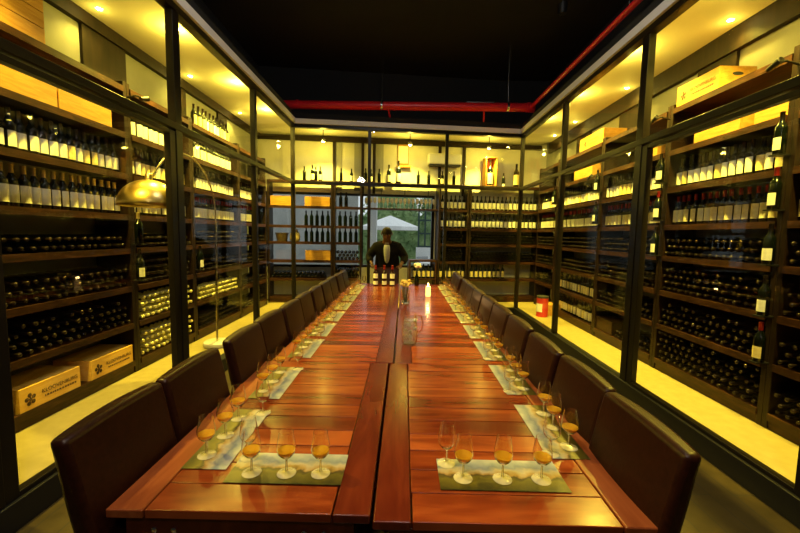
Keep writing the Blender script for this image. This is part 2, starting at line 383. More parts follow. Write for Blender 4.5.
# back partition
BM_ = [.0, 1.4, 2.87, BL]
for i in range(3):
    wi[0] += 1
    root = bpy.data.objects.new('window_%d' % wi[0], None); C.objects.link(root); struct(root); root.location = bk((BM_[i] + BM_[i + 1]) / 2, 0); root.rotation_euler.z = ANG
    h = (BM_[i + 1] - BM_[i]) / 2
    MB().box(-h + .03, h - .03, -.004, .004, ZW, 2.49).build('lower_pane', M['pane'], root)
    MB().box(-h + .03, h - .03, -.004, .004, 2.54, 3.52).build('upper_pane', M['pane'], root)
for i, s in enumerate(BM_[1:3]):
    trim(MB().box(s - .03, s + .03, -.03, .03, ZW, 3.55), M['frame'], loc=A0, rotz=ANG, bevel=.005)
trim(MB().box(0.03, BL - .03, -.04, .04, 2.485, 2.545), M['frame'], loc=A0, rotz=ANG, bevel=.005)
trim(MB().box(0.03, BL - .03, -.045, .045, 3.5, 3.6), M['frame'], loc=A0, rotz=ANG)
trim(MB().box(0.03, BL - .03, -.075, -.045, 3.56, 3.645), M['trimw'], loc=A0, rotz=ANG)
trim(MB().box(0.03, BL - .03, -.045, .045, 3.6, 3.75), M['black'], loc=A0, rotz=ANG)

# ------------------------------------------------------------------ racks
SH = [.28, .665, 1.035, 1.41, 1.74, 2.13, 2.52, 2.95]
def rack(k, a, b, label, shelves=SH, depth=.34, top=3.0):
    """a..b in the frame's local x"""
    root = thing('wine_rack', label, 'rack', fpt(k, (a + b) / 2, 0, ZW), FR[k][1], 'dark wooden wine racks')
    h = (b - a) / 2
    for sx in (-1, 1):
        u = MB(); x0, x1 = sorted((sx * h, sx * (h - .045))); u.box(x0 + .001, x1 - .001, 0, depth, 0, top - ZW)
        u.build('upright', M['upright'], root, bevel=.004)
    for z in shelves:
        s_ = MB(); s_.box(-h + .045, h - .045, 0.012, depth, z - .028 - ZW, z - ZW); s_.box(-h + .045, h - .045, -.008, .012, z - .05 - ZW, z + .004 - ZW)
        s_.build('shelf', M['rack'], root)
    if min(shelves) < .3:
        MB().box(-h + .046, h - .046, .01, .03, 0.001, min(shelves) - .05 - ZW).build('plinth', M['rack'], root)
    return root
LB = [2.36, 3.70, 4.78, 6.14, 7.33]; RB = [1.45, 2.83, 4.13, 5.46, 7.0, 7.98]
LN = ['nearest left rack', 'second left rack', 'third left rack', 'farthest left rack']
RN = ['cut-off right rack', 'nearest full right rack', 'second full right rack', 'third full right rack', 'farthest right rack']
for i in range(4):
    rack('L', LB[i], LB[i + 1], ['dark wooden wine rack nearest the camera behind the left glass', 'narrow dark wine rack behind the arc lamp, second on the left', 'third dark wine rack along the left glass wall, beside the lamp pole', 'farthest dark wine rack on the left, by the corner post'][i])
for i in range(5):
    rack('R', -RB[i + 1], -RB[i], ['dark wine rack cut off by the right edge of the photo', 'large dark wine rack filling the near right glass door', 'dark wine rack behind the second right pane, second full one', 'dark wine rack with yellow labelled bottles on its low shelves, right side', 'farthest dark wine rack on the right, at the back corner'][i])
rack('B', -.62, .68, 'back rack holding yellow crates and green bottles against the daylight', [.28, .665, 1.035, 1.41, 1.74, 2.13, 2.64], top=2.642)
rack('B', .69, 1.27, 'narrow back rack of dark bottles left of the standing man', [.28, .665, 1.035, 1.41, 1.74, 2.13, 2.64], top=2.642)
rack('B', 2.87, 3.52, 'back rack packed with dark bottles right of the terrace window', [.28, .665, 1.035, 1.41, 1.74, 2.13, 2.64], top=2.642)
rack('B', 3.53, 5.12, 'wide back rack at the right corner under the big display bottle', [.28, .665, 1.035, 1.41, 1.74, 2.13, 2.64], top=2.642)
# shelves bridging the terrace window
gs = thing('wall_shelf', 'long shelf of stemmed glasses crossing the terrace window', 'shelf', fpt('B', 2.07, 0, 2.1), ANG)
MB().box(-.785, .785, .05, .33, 0, .03).build('shelf_board', M['rack'], gs)
for x in (-.4, .1, .6): MB().box(x - .006, x + .006, .18, .2, .03, .42).build('hanging_rod', M['blackmetal'], gs)
ts = thing('wall_shelf', 'top display shelf of lone bottles above the terrace window', 'shelf', fpt('B', 2.07, 0, 2.54), ANG)
MB().box(-.785, .785, .0, .34, .07, .1).build('shelf_board', M['rack'], ts)
lw = thing('low_cabinet', 'low dark bottle cabinet under the right of the terrace window', 'cabinet', fpt('B', 2.56, 0, ZW), ANG)
for z in (.28, .665): MB().box(-.26, .26, 0, .34, z - .03 - ZW, z - ZW).build('shelf', M['rack'], lw)
for x in (-.29, .26): MB().box(x, x + .03, 0, .34, 0, .9).build('side_panel', M['rack'], lw)
MB().box(-.26, .26, 0, .34, .86, .9).build('top', M['rack'], lw)

# ------------------------------------------------------------------ bottles
BP = [(.034, 0), (.0372, .004), (.0372, .185), (.034, .2), (.024, .216), (.0165, .232), (.0142, .25), (.0138, .294), (.0155, .296), (.0155, .303), (.012, .305)]
bottle_me = {}
def body(mn):
    if mn not in bottle_me: bottle_me[mn] = MB().lathe(BP, 14).mesh('wine_bottle', M[mn], True)
    return bottle_me[mn]
lab_me = {}
def labmesh(mn, z0=.028, z1=.135):
    kk = (mn, z0, z1)
    if kk not in lab_me: lab_me[kk] = MB().lathe([(.0378, z0), (.0378, z1)], 10, None, 0, R(-90 - 66), R(-90 + 66)).mesh('label', M[mn], True)
    return lab_me[kk]
cap_me = {}
def capmesh(mn):
    if mn not in cap_me: cap_me[mn] = MB().lathe([(.0152, .245), (.0147, .295), (.0163, .2965), (.0163, .304), (.012, .3065), (.0001, .3068)], 12, cap=False).mesh('capsule', M[mn], True)
    return cap_me[mn]
def stand(loc, rz, label, group, lab='label', cap='cap_black', bod='bottle', z0=.028, z1=.135, scale=1, parts=True):
    o = bpy.data.objects.new('wine_bottle', body(bod)); C.objects.link(o); o.location = loc; o.rotation_euler.z = rz + random.uniform(-.25, .25); o.scale = (scale,) * 3
    tag(o, label, 'bottle', group)
    if parts:
        if lab: q = bpy.data.objects.new('label', labmesh(lab, z0, z1)); C.objects.link(q); q.parent = o
        q = bpy.data.objects.new('capsule', capmesh(cap)); C.objects.link(q); q.parent = o
    return o
rows = []
def row(k, a, b, z, rackname, shelfname, lab, cap, step=.079, y=.1, near='near', miss=(), bod='bottle', desc='labelled bottle', z0=.036, z1=.16):
    """standing row a..b in local x"""
    nb = int((b - a - .1) / step) + 1; off = (b - a - (nb - 1) * step) / 2; idx = 0
    xs = [a + off + i * step for i in range(nb)]
    if k == 'R': xs = xs[::-1]          # count from the near end
    for i, x in enumerate(xs):
        if i in miss: continue
        idx += 1
        lb = random.choice(lab) if isinstance(lab, list) else lab
        cp = random.choice(cap) if isinstance(cap, list) else cap
        loc = fpt(k, x, y + random.uniform(-.008, .008), z)
        rows.append(((loc - Vector((0, 0, 1.6))).length, loc, FR[k][1], '%s %s from %s end, %s, %s' % (ordn(idx), desc, near, shelfname, rackname), lb, cp, bod, z0, z1))
row('L', LB[0], LB[1], 2.13, LN[0], 'upper label row', ['label', 'label', 'label_y'], 'cap_black', desc='white-labelled bottle', z1=.145)
row('L', LB[0], LB[1], 1.74, LN[0], 'lower label row', 'label', 'cap_tan', desc='white-labelled bottle')
row('L', LB[1], LB[2], 2.13, LN[1], 'upper label row', ['label', 'label_y'], 'cap_black', desc='white-labelled bottle')
row('L', LB[1], LB[2], 1.74, LN[1], 'lower label row', 'label', ['cap_red', 'cap_black'], desc='white-labelled bottle')
row('L', LB[1] + .1, LB[2], 2.52, LN[1], 'topmost shelf', 'label', 'cap_black', desc='white-labelled bottle', step=.09)
row('L', LB[2], LB[3], 2.13, LN[2], 'upper label row', 'label', 'cap_black', desc='white-labelled bottle')
row('L', LB[2], LB[3], 1.74, LN[2], 'lower label row', 'label', 'cap_red', desc='white-labelled bottle')
row('L', LB[2] + .05, LB[3] - .1, 2.52, LN[2], 'topmost full row', 'label', 'cap_black', desc='white-labelled bottle', step=.09)
row('L', LB[2] + .2, LB[3] - .1, 2.95, LN[2], 'row under the ceiling', ['label', 'label_y'], 'cap_black', desc='short-rowed bottle', step=.1)
row('L', LB[3], LB[4] - .3, 2.13, LN[3], 'upper label row', 'label', 'cap_black', desc='white-labelled bottle')
row('L', LB[3], LB[4] - .3, 1.74, LN[3], 'lower label row', 'label', 'cap_red', desc='white-labelled bottle')
for i in (1, 2, 3, 4):
    row('R', -RB[i + 1], -RB[i], 2.13, RN[i], 'upper label row', ['label', 'label', 'label_y'], 'cap_black', desc='pale-labelled bottle', step=.082)
    row('R', -RB[i + 1], -RB[i], 1.74, RN[i], 'lower label row', ['label_g', 'label_g', 'label'] if i < 3 else 'label', 'cap_red', desc='red-capped bottle', step=.082)
row('R', -2.83, -2.4, 2.13, RN[0], 'upper label row', 'label_g', 'cap_black', desc='pale-labelled bottle', step=.1)
row('R', -2.83, -2.4, 1.74, RN[0], 'lower label row', 'label_g', 'cap_red', desc='red-capped bottle', step=.1)
for z, nm in ((.665, 'sixth shelf down'), (.28, 'bottom shelf')):
    row('R', -RB[4], -RB[3], z, RN[3], nm, ['label_y', 'label_g'], 'cap_black', desc='yellow-labelled bottle', step=.1, z1=.16)
for z, nm in ((2.13, 'upper label row'), (1.74, 'lower label row')):
    row('B', 2.87, 3.52, z, 'back rack right of terrace window', nm, 'label', 'cap_black', near='left', desc='labelled bottle', step=.092)
    row('B', 3.53, 5.1, z, 'corner back rack', nm, 'label', 'cap_black', near='left', desc='labelled bottle', step=.092)
row('B', 2.34, 2.84, .665, 'low cabinet under the terrace window', 'lower shelf', 'label_y', 'cap_black', near='left', desc='labelled bottle', step=.1)
row('B', 2.9, 3.5, .665, 'back rack right of terrace window', 'low row', 'label_y', 'cap_black', near='left', desc='labelled bottle', step=.1)
row('B', 3.58, 4.4, .665, 'corner back rack', 'low row', 'label_y', 'cap_black', near='left', desc='labelled bottle', step=.1)
# green unlabelled bottles seen against the daylight
for z, nm in ((1.74, 'upper row'), (1.41, 'lower row')):
    row('B', .05, .66, z, 'daylit back rack', nm, None, 'cap_black', near='left', desc='dark green bottle', step=.11, bod='greenb')
    row('B', .72, 1.25, z, 'narrow back rack', nm, None, 'cap_black', near='left', desc='dark green bottle', step=.11, bod='greenb')
row('B', .78, 1.0, 2.13, 'narrow back rack', 'top row', None, 'cap_black', near='left', desc='dark green bottle', step=.11)
rows.sort(key=lambda t: t[0])
N_STAND = 262
for d, loc, rz, lbl, lb, cp, bo, z0, z1 in rows[:N_STAND]: stand(loc, rz, lbl, 'bottles standing in the cellar racks', lb, cp, bo, z0, z1)
mb = MB(); ml = ['bottle', 'greenb', 'label', 'label_y', 'label_g', 'cap_black', 'cap_red']
for d, loc, rz, lbl, lb, cp, bo, z0, z1 in rows[N_STAND:]:
    mx = Matrix.Translation(loc) @ Matrix.Rotation(rz + random.uniform(-.25, .25), 4, 'Z')
    mb.lathe(BP, 10, mx, ml.index(bo))
    if lb: mb.lathe([(.0378, z0), (.0378, z1)], 8, mx, ml.index(lb), R(-156), R(-24))
    mb.lathe([(.0152, .245), (.0147, .295), (.0163, .304), (.0001, .3068)], 8, mx, ml.index(cp), cap=False)
tag(mb.build('standing_bottle_stock', [M[q] for q in ml], smooth=True), 'remaining labelled bottles standing in the farthest cellar racks', 'bottle', None, 'stuff')
# lone bottles on the top shelf of the back wall
TZ = 2.575
for i, (s, sc, d) in enumerate([(.1, .95, 'slim'), (.26, 1.05, 'tall'), (.33, .95, 'dark'), (.42, 1.0, 'dark'), (.84, .9, 'short'), (1.05, .9, 'short'), (1.34, .95, 'dark'), (1.45, .9, 'short'), (1.62, .95, 'dark')]):
    tz = 2.6442
    stand(fpt('B', s, .12, tz), ANG, '%s dark bottle from the left on the shelf above the terrace window' % ordn(i + 1), 'lone bottles on the back top shelf', 'label' if i % 2 else None, 'cap_black', scale=sc)
stand(fpt('B', 1.82, .12, 2.642), ANG, 'large bottle just left of the biggest on the back top shelf', 'lone bottles on the back top shelf', 'label_g', 'cap_black', scale=1.25)
stand(fpt('B', 2.02, .13, 2.642), ANG, 'biggest bottle left of the wall picture on the back top shelf', 'lone bottles on the back top shelf', 'label', 'cap_black', scale=1.55)
for i, s in enumerate((2.44, 2.66, 2.95, 3.2)):
    stand(fpt('B', s, .12, 2.642 if s < 2.86 else 2.6442), ANG, '%s bottle under the white air conditioner, counted from the left' % ordn(i + 1), 'lone bottles on the back top shelf', 'label_g' if i == 2 else None, 'cap_black', scale=.95)
stand(fpt('B', 3.98, .1, 2.66), ANG, 'very large display bottle with white label inside an open wooden box', None, 'label', 'cap_black', scale=1.75, z0=.02, z1=.15)
stand(fpt('B', 4.28, .1, 2.6442), ANG, 'small dark bottle right of the boxed display bottle', 'lone bottles on the back top shelf', 'label', 'cap_black', scale=.95, z0=.0, z1=.06)
stand(fpt('B', 4.56, .1, 2.6442), ANG, 'tall bottle with yellow label at the back right corner', 'lone bottles on the back top shelf', 'label_y', 'cap_black', scale=1.6, z1=.16)
bx = thing('wooden_box', 'open wooden presentation box standing behind the large display bottle', 'box', fpt('B', 3.98, 0, 2.6442), ANG)
for x0, x1 in ((-.12, -.105), (.105, .12)): MB().box(x0, x1, .02, .26, 0, .6).build('side_panel', M['crate'], bx)
MB().box(-.105, .105, .24, .26, 0, .6).build('back_panel', M['tin'], bx)
MB().box(-.105, .105, .02, .24, .585, .6).build('top_panel', M['crate'], bx)
MB().box(-.105, .105, .02, .24, 0, .013).build('bottom_panel', M['crate'], bx)
# feature bottles shown upright before the rack uprights
def feature(k, x, z, label, lab, cap, sc=1.0):
    stand(fpt(k, x, -.055, z), FR[k][1], label, 'display bottles on the rack uprights', lab, cap, scale=sc, z0=.03, z1=.12)
    hb = thing('bottle_bracket', 'black bracket under the ' + label.replace(' display', ''), 'bracket', fpt(k, x, 0, z), FR[k][1])
    MB().box(-.035, .035, -.1, -.001, -.012, -.001).build('ledge', M['blackmetal'], hb)
feature('R', -2.85, 2.23, 'upper display bottle on the near right upright', 'label', 'cap_black')
feature('R', -2.85, 1.83, 'red-capped display bottle on the near right upright', 'label', 'cap_red')
feature('R', -2.85, 1.42, 'middle display bottle on the near right upright', 'label', 'cap_black')
feature('R', -2.85, 1.03, 'lower display bottle on the near right upright', 'label', 'cap_black')
feature('R', -2.85, .67, 'lowest yellow-labelled display bottle on the near right upright', 'label_y', 'cap_red')
feature('R', -4.14, 2.2, 'upper display bottle on the right upright beside the thick door post', 'label', 'cap_black')
feature('R', -4.14, 1.8, 'second display bottle on the right upright beside the thick door post', 'label', 'cap_red')
feature('R', -4.14, 1.42, 'third display bottle on the right upright beside the thick door post', 'label', 'cap_black')
feature('R', -5.47, 2.25, 'upper display bottle on the middle right upright', 'label', 'cap_black')
feature('R', -5.47, 1.8, 'lower display bottle on the middle right upright', 'label', 'cap_black')
feature('R', -7.0, 2.2, 'upper display bottle on the farthest right upright', 'label', 'cap_black')
feature('L', 3.71, 1.46, 'dark display bottle on the left upright under the lamp shade', None, 'cap_tan')
feature('L', 3.71, 1.1, 'white-labelled display bottle low on the left upright', 'label', 'cap_black')
feature('L', 4.82, 1.1, 'white-labelled display bottle beside the lamp pole', 'label', 'cap_black')

# lying bottles, necks outward: local +y is the bottle's axis towards its base
LP = [(.0001, -.0045), (.009, -.003), (.0145, 0), (.0158, .004), (.0145, .012), (.0145, .06), (.017, .072), (.026, .092), (.036, .112), (.0372, .13), (.0372, .296), (.034, .3)]
rotm = Matrix.Rotation(R(-90), 4, 'X')
LG = [(.0001, -.008), (.012, -.006), (.018, 0), (.019, .008), (.0175, .03), (.019, .06), (.025, .085), (.0365, .115), (.0385, .135), (.0385, .296), (.034, .3)]
def split_lp(cap): return (LG[:8], LG[7:]) if cap == 'cap_gold' else (LP[:6], LP[5:])
ly = {}
def lymesh(cap, seg=10):
    if (cap, seg) not in ly:
        mb = MB(); A, B = split_lp(cap); mb.lathe(A, seg, rotm, 1, cap=False); mb.lathe(B, seg, rotm, 0, cap=False)
        ly[cap, seg] = mb.mesh('lying_bottle', [M['bottle'], M[cap]], True)
    return ly[cap, seg]
piles = []
def pile(k, a, b, z, layers, rackname, shelfname, cap='cap_black', y=.0, step=.08, fill=1.0, near='near'):
    a += .05; b -= .05
    for j in range(layers):
        nb = int((b - a - .076) / step + 1) - (j % 2)
        off = a + .039 + (b - a - .078 - (int((b - a - .076) / step)) * step) / 2 + (step / 2 if j % 2 else 0)
        xs = [off + i * step for i in range(nb)]
        if k == 'R': xs = xs[::-1]
        for i, x in enumerate(xs):
            if random.random() > fill and j == layers - 1: continue
            cp = cap if not isinstance(cap, list) else random.choice(cap)
            loc = fpt(k, x, y + random.uniform(-.012, .02), z + .038 + j * .0655)
            piles.append((loc.length, loc, FR[k][1], cp, '%s bottle from the %s end, %s layer, %s, %s' % (ordn(i + 1), near, ['bottom', 'second', 'third', 'fourth', 'fifth'][j], shelfname, rackname)))
S4, S5, S6, S7 = 'fourth shelf down', 'fifth shelf down', 'sixth shelf down', 'lowest shelf'
pile('L', LB[0], LB[1], 1.41, 2, LN[0], S4); pile('L', LB[0], LB[1], 1.035, 3, LN[0], S5); pile('L', LB[0], LB[1], .665, 4, LN[0], S6, fill=.6)
pile('L', LB[1], LB[2], 1.41, 2, LN[1], S4); pile('L', LB[1], LB[2], 1.035, 4, LN[1], S5)
pile('L', LB[1], LB[2], .665, 4, LN[1], S6, 'cap_gold'); pile('L', LB[1], LB[2], .28, 4, LN[1], S7, 'cap_gold')
pile('L', LB[2], LB[3], 1.41, 3, LN[2], S4); pile('L', LB[2], LB[3], 1.035, 3, LN[2], S5); pile('L', LB[2], LB[3], .665, 3, LN[2], S6, 'cap_gold'); pile('L', LB[2], LB[3], .28, 3, LN[2], S7)
pile('L', LB[3], LB[4], 1.41, 2, LN[3], S4); pile('L', LB[3], LB[4], 1.035, 3, LN[3], S5); pile('L', LB[3], LB[4], .665, 2, LN[3], S6); pile('L', LB[3], LB[4], .28, 2, LN[3], S7)
for i in (1, 2, 3, 4):
    a, b = -RB[i + 1], -RB[i]
    pile('R', a, b, 1.41, 3, RN[i], S4); pile('R', a, b, 1.035, 4 if i < 3 else 3, RN[i], S5, fill=.7)
    if i != 3: pile('R', a, b, .665, 4 if i == 1 else 3, RN[i], S6, fill=.7)
    if i == 1: pile('R', a, b, .28, 5, RN[i], S7, fill=.7)
pile('R', -5.0, -RB[2], .28, 2, RN[2], S7)
for z, nm in ((1.41, S4), (1.035, S5), (.665, S6), (.28, S7)): pile('R', -RB[1], -2.4, z, 3, RN[0], nm)
for z, nm in ((1.41, S4), (1.035, S5)):
    pile('B', 2.87, 3.52, z, 4, 'back rack right of window', nm, near='left')
    pile('B', 3.53, 5.1, z, 3, 'corner back rack', nm, near='left')
pile('B', .69, 1.27, 1.035, 3, 'narrow back rack', S5, near='left'); pile('B', .69, 1.27, .665, 3, 'narrow back rack', S6, near='left')
pile('B', -.62, .6, .665, 2, 'daylit back rack', S6, near='left')
piles.sort(key=lambda t: t[0])
stuff = {}
for i, (d, loc, rz, cp, lb) in enumerate(piles):
    if i < 300:
        o = bpy.data.objects.new('lying_bottle', lymesh(cp)); C.objects.link(o); o.location = loc; o.rotation_euler.z = rz
        tag(o, lb, 'bottle', 'bottles lying neck outward in the racks')
    else: stuff.setdefault(cp, []).append((loc, rz))
mb = MB(); keys = list(stuff)
for ci, cp in enumerate(keys):
    for loc, rz in stuff[cp]:
        mx = Matrix.Translation(loc) @ Matrix.Rotation(rz, 4, 'Z') @ rotm
        A, B = split_lp(cp); mb.lathe(A, 7, mx, 1 + ci, cap=False); mb.lathe(B, 7, mx, 0, cap=False)
o = mb.build('lying_bottle_pile', [M['bottle']] + [M[c] for c in keys], smooth=True)
tag(o, 'remaining dark bottles lying neck outward deeper in the cellar racks', 'bottle', None, 'stuff')

# ------------------------------------------------------------------ crates
def text_mesh(body_, size, parent, loc, rot, mt, name):
    cu = bpy.data.curves.new(name, 'FONT'); cu.body = body_; cu.size = size; cu.extrude = .0006; cu.align_x = 'CENTER'; cu.align_y = 'CENTER'
    t = bpy.data.objects.new(name + '_curve', cu); C.objects.link(t)
    bpy.context.view_layer.update()
    me = bpy.data.meshes.new_from_object(t.evaluated_get(bpy.context.evaluated_depsgraph_get()))
    bpy.data.objects.remove(t); me.materials.clear(); me.materials.append(mt)
    o = bpy.data.objects.new(name, me); C.objects.link(o); o.parent = parent; o.location = loc; o.rotation_euler = rot
    return o
def crate(k, x, z, label, w_=.5, d=.33, h=.19, y=.0, marks=False, rz=0, hole=False, mk='crate'):
    root = thing('wine_crate', label, 'crate', fpt(k, x, y, z), FR[k][1] + rz, 'pine wine crates'); hw = w_ / 2
    b = MB(); npl = 3 if h > .3 else 1
    for q in range(npl): b.box(-hw, hw, 0, .012, q * h / npl + (.002 if q else 0), (q + 1) * h / npl - (.002 if q < npl - 1 else 0))
    b.build('front_board', M[mk], root, bevel=.002)
    b = MB(); b.box(-hw, hw, d - .012, d, 0, h); b.build('back_board', M[mk], root)
    for sx in (-1, 1):
        b = MB(); x0, x1 = sorted((sx * hw, sx * (hw - .012))); b.box(x0, x1, .012, d - .012, 0, h)
        e = b.build('end_board', M[mk], root)
        if hole:
            hm = Matrix.Translation((sx * (hw + .0006), d * .5, h * .68)) @ Matrix.Rotation(R(90), 4, 'Y') @ Matrix.Diagonal((.016, .05, 1, 1))
            MB().lathe([(1, -.001), (1, .001)], 16, hm).build('hand_hole', M['acdark'], e)
    MB().box(-hw + .012, hw - .012, .012, d - .012, h - .012, h - .002).build('lid', M[mk], root)
    MB().box(-hw + .012, hw - .012, .012, d - .012, 0.001, .012).build('base_board', M[mk], root)
    if marks:
        text_mesh('KLOOVENBURG', .042, root, (.07, -.001, h * .57), (R(90), 0, 0), M['ink'], 'lettering')
        u = MB(); xx = -.06
        while xx < .2: w2 = random.uniform(.008, .02); u.box(xx, xx + w2, -.0012, 0, h * .3, h * .3 + .014); xx += w2 + .007
        u.build('small_print', M['ink'], root)
        g = MB(); random.seed(3)
        for a_ in range(5):
            an = a_ * 1.2566 + .5; cx, cz = -.17 + .028 * math.cos(an), h * .45 + .032 * math.sin(an)
            g.ball((cx, -.0006, cz), .016, 8, 5, (1, .06, 1)); g.tube([(-.17, -.0006, h * .45), (cx, -.0006, cz)], .0055, 6)
        g.build('emblem', M['ink'], root)
    return root
crate('L', 2.77, .28, 'pine crate with dark emblem and lettering, nearer of two on the low left shelf', .5, marks=True, h=.175, mk='crate_light')
crate('L', 3.38, .28, 'pine crate with dark emblem and lettering, farther of two on the low left shelf', .5, marks=True, h=.175, mk='crate_light')
crate('L', 2.7, 2.52, 'bright pine crate on the nearest left rack top, nearer one', .52, h=.155)
crate('L', 3.24, 2.52, 'bright pine crate on the nearest left rack top, next to the pillar', .52, h=.155)
crate('L', 2.66, 2.95, 'pine crate under the ceiling at the upper left corner', .46, h=.34)
crate('R', -3.79, 2.95, 'large pine crate with hand hole near the ceiling on the right', .52, h=.2, hole=True, marks=True)
crate('R', -3.52, 2.52, 'bright pine crate inside the near right door, farther half', .5, h=.15)
crate('R', -3.0, 2.52, 'bright pine crate inside the near right door, nearer half', .28, h=.15)
crate('R', -5.85, 2.95, 'long pine crate near the ceiling behind the second right pane', .72, h=.2, marks=True)
crate('R', -4.5, 2.52, 'small bright crate beside the thick right door post', .4, h=.2)
crate('R', -6.05, 2.52, 'bright pale crate high behind the second right pane', .6, h=.2)
crate('B', .37, 2.13, 'bright yellow crate on the upper shelf of the daylit back rack', .5, h=.19)
crate('B', -.35, 2.13, 'yellow crate at the left back corner behind the post', .4, h=.19)
crate('B', .38, 1.035, 'yellow crate at mid height in the daylit back rack', .5, h=.2)
crate('R', -6.9, .166, 'dusty yellow crate standing on the right walkway floor', .3, h=.2, y=-.25)
dk = thing('dark_box', 'dark box on the lowest right shelf beside the thick door post', 'box', fpt('R', -4.55, .02, .28), FR['R'][1]).copy() if False else None
root = thing('storage_box', 'dark storage box on the low right shelf left of the thick door post', 'box', fpt('R', -5.2, .02, .28), FR['R'][1])
MB().box(-.2, .2, 0, .28, 0, .16).build('box_body', M['rack'], root, bevel=.004); MB().box(-.205, .205, -.005, .285, .16, .185).build('lid', M['rack'], root, bevel=.004)

# red tin on the walkway
root = thing('tin', 'tall red and cream tin on the floor at the right back corner', 'tin', (2.52, 6.72, ZW))
MB().lathe([(.1, 0), (.1, .34)], 24).build('tin_body', M['tin'], root, True, loc=(0, 0, 0))
MB().lathe([(.102, .09), (.102, .24)], 24, None, 0, R(150), R(250)).build('paper_label', M['label'], root, True)
MB().lathe([(.104, .34), (.104, .37), (.001, .372)], 24).build('lid', M['acdark'], root, True)
# basket and sack at the left back corner
root = thing('wicker_basket', 'dark wicker basket on the back left shelf beside a beige sack', 'basket', fpt('B', -.36, .16, 1.41), ANG)
MB().lathe([(.1, 0), (.13, .16), (.122, .16), (.095, .012), (.001, .012)], 18).build('basket_body', M['wicker'], root, True)
MB().lathe([(.126, .155), (.136, .16), (.136, .175), (.124, .175), (.122, .16)], 18, cap=False).build('rim', M['wicker'], root, True)
o = MB().lathe([(.07, 0), (.1, .02), (.11, .1), (.09, .18), (.05, .22), (.065, .25), (.001, .245)], 16, Matrix.Diagonal((1, .8, 1, 1))).build('burlap_sack', M['burlap'], None, True, loc=fpt('B', -.1, .16, 1.41))
tag(o, 'tied beige burlap sack next to the wicker basket on the back left', 'sack')

# ------------------------------------------------------------------ wall fittings at the back
root = thing('air_conditioner', 'white split air conditioner high on the back wall', 'air conditioner', bk(3.02, .99, 3.06), ANG)
MB().box(-.36, .36, -.2, 0, .03, .26).build('casing', M['acwhite'], root, bevel=.03, seg=4)
MB().box(-.34, .34, -.19, -.02, 0, .03).build('outlet_flap', M['acdark'], root)
root = thing('wall_picture', 'small pale picture on the back wall left of the air conditioner', 'picture', bk(2.0, .985, 3.08), ANG)
MB().box(.02, .02 + .24, -.02, 0, 0, .42).build('picture_frame', M['crate'], root); MB().box(.035, .245, -.023, -.02, .03, .39).build('print', M['label'], root)
MB().box(.0, .3, -.1, 0, -.06, -.03).build('picture_ledge', M['crate'], root)

# ------------------------------------------------------------------ ceiling spotlights in the cellar
def spot(loc, label, energy, cone=125, drop=0):
    root = thing('ceiling_spotlight', label, 'spotlight', loc, 0, 'cellar ceiling spotlights')
    if drop: MB().lathe([(.008, 0), (.008, drop - .05)], 8, Matrix.Translation((0, 0, -drop + .05))).build('stem', M['blackmetal'], root)
    MB().lathe([(.04, -.05 - drop + .05), (.045, -.0 - drop + .05), (.036, 0 - drop + .05), (.032, -.045 - drop + .05)], 16, cap=False).build('housing', M['steel'], root, True)
    MB().ball((0, 0, -.04 - drop + .05), .031, 12, 8, (1, 1, .6)).build('bulb', M['bulb'], root, True)
    light('lamp', 'SPOT', (0, 0, -.075 - drop + .05), energy, SPOT_COL, root, .03, cone, .6)
    light('lamp_spill', 'POINT', (0, 0, -.1 - drop), energy * .042, SPOT_COL, root, .03)
E1, E2 = 420, 28
for i, y in enumerate((1.95, 3.95, 5.28, 6.4)): spot((-2.32, y, ZTOP - .001), '%s spotlight from the front in the left row next to the glass' % ordn(i + 1), E1)
for i, y in enumerate((3.62, 5.1, 6.6)): spot((-2.85, y, ZTOP - .001), '%s spotlight from the front above the left racks' % ordn(i + 1), E2)
for i, y in enumerate((1.9, 3.0, 4.28, 5.55, 6.65)): spot((2.42, y, ZTOP - .001), '%s spotlight from the front in the right row next to the glass' % ordn(i + 1), E1)
for i, y in enumerate((3.68, 5.3, 6.84, 7.75)): spot((2.98, y, ZTOP - .001), '%s spotlight from the front above the right racks' % ordn(i + 1), E2)
for i, s in enumerate((.5, 2.22, 3.86)): spot(fpt('B', s, -.12, ZTOP - .001), '%s spotlight from the left above the back top shelf' % ordn(i + 1), E1 * .8, drop=.24)
# little black arm spotlights on the uprights
def arm(k, x, z, label):
    root = thing('arm_spotlight', label, 'spotlight', fpt(k, x, 0, z), FR[k][1], 'small arm spotlights on the rack uprights')
    MB().tube([(0, -.001, 0), (0, -.09, .02), (0, -.16, .0)], .008, 8).build('arm', M['blackmetal'], root, True)
    MB().lathe([(.018, -.05), (.026, .05), (.02, .055), (.001, .05)], 12, Matrix.Translation((0, -.17, -.01)) @ Matrix.Rotation(R(70), 4, 'Y')).build('lamp_head', M['blackmetal'], root, True)
arm('L', 3.70, 2.86, 'black arm spotlight on the upright by the lamp, left'); arm('R', -4.13, 2.86, 'black arm spotlight on the upright by the thick right post')
arm('R', -2.83, 2.86, 'black arm spotlight at the right edge of the photo, upper'); arm('R', -5.46, 2.46, 'black arm spotlight on the middle right upright')

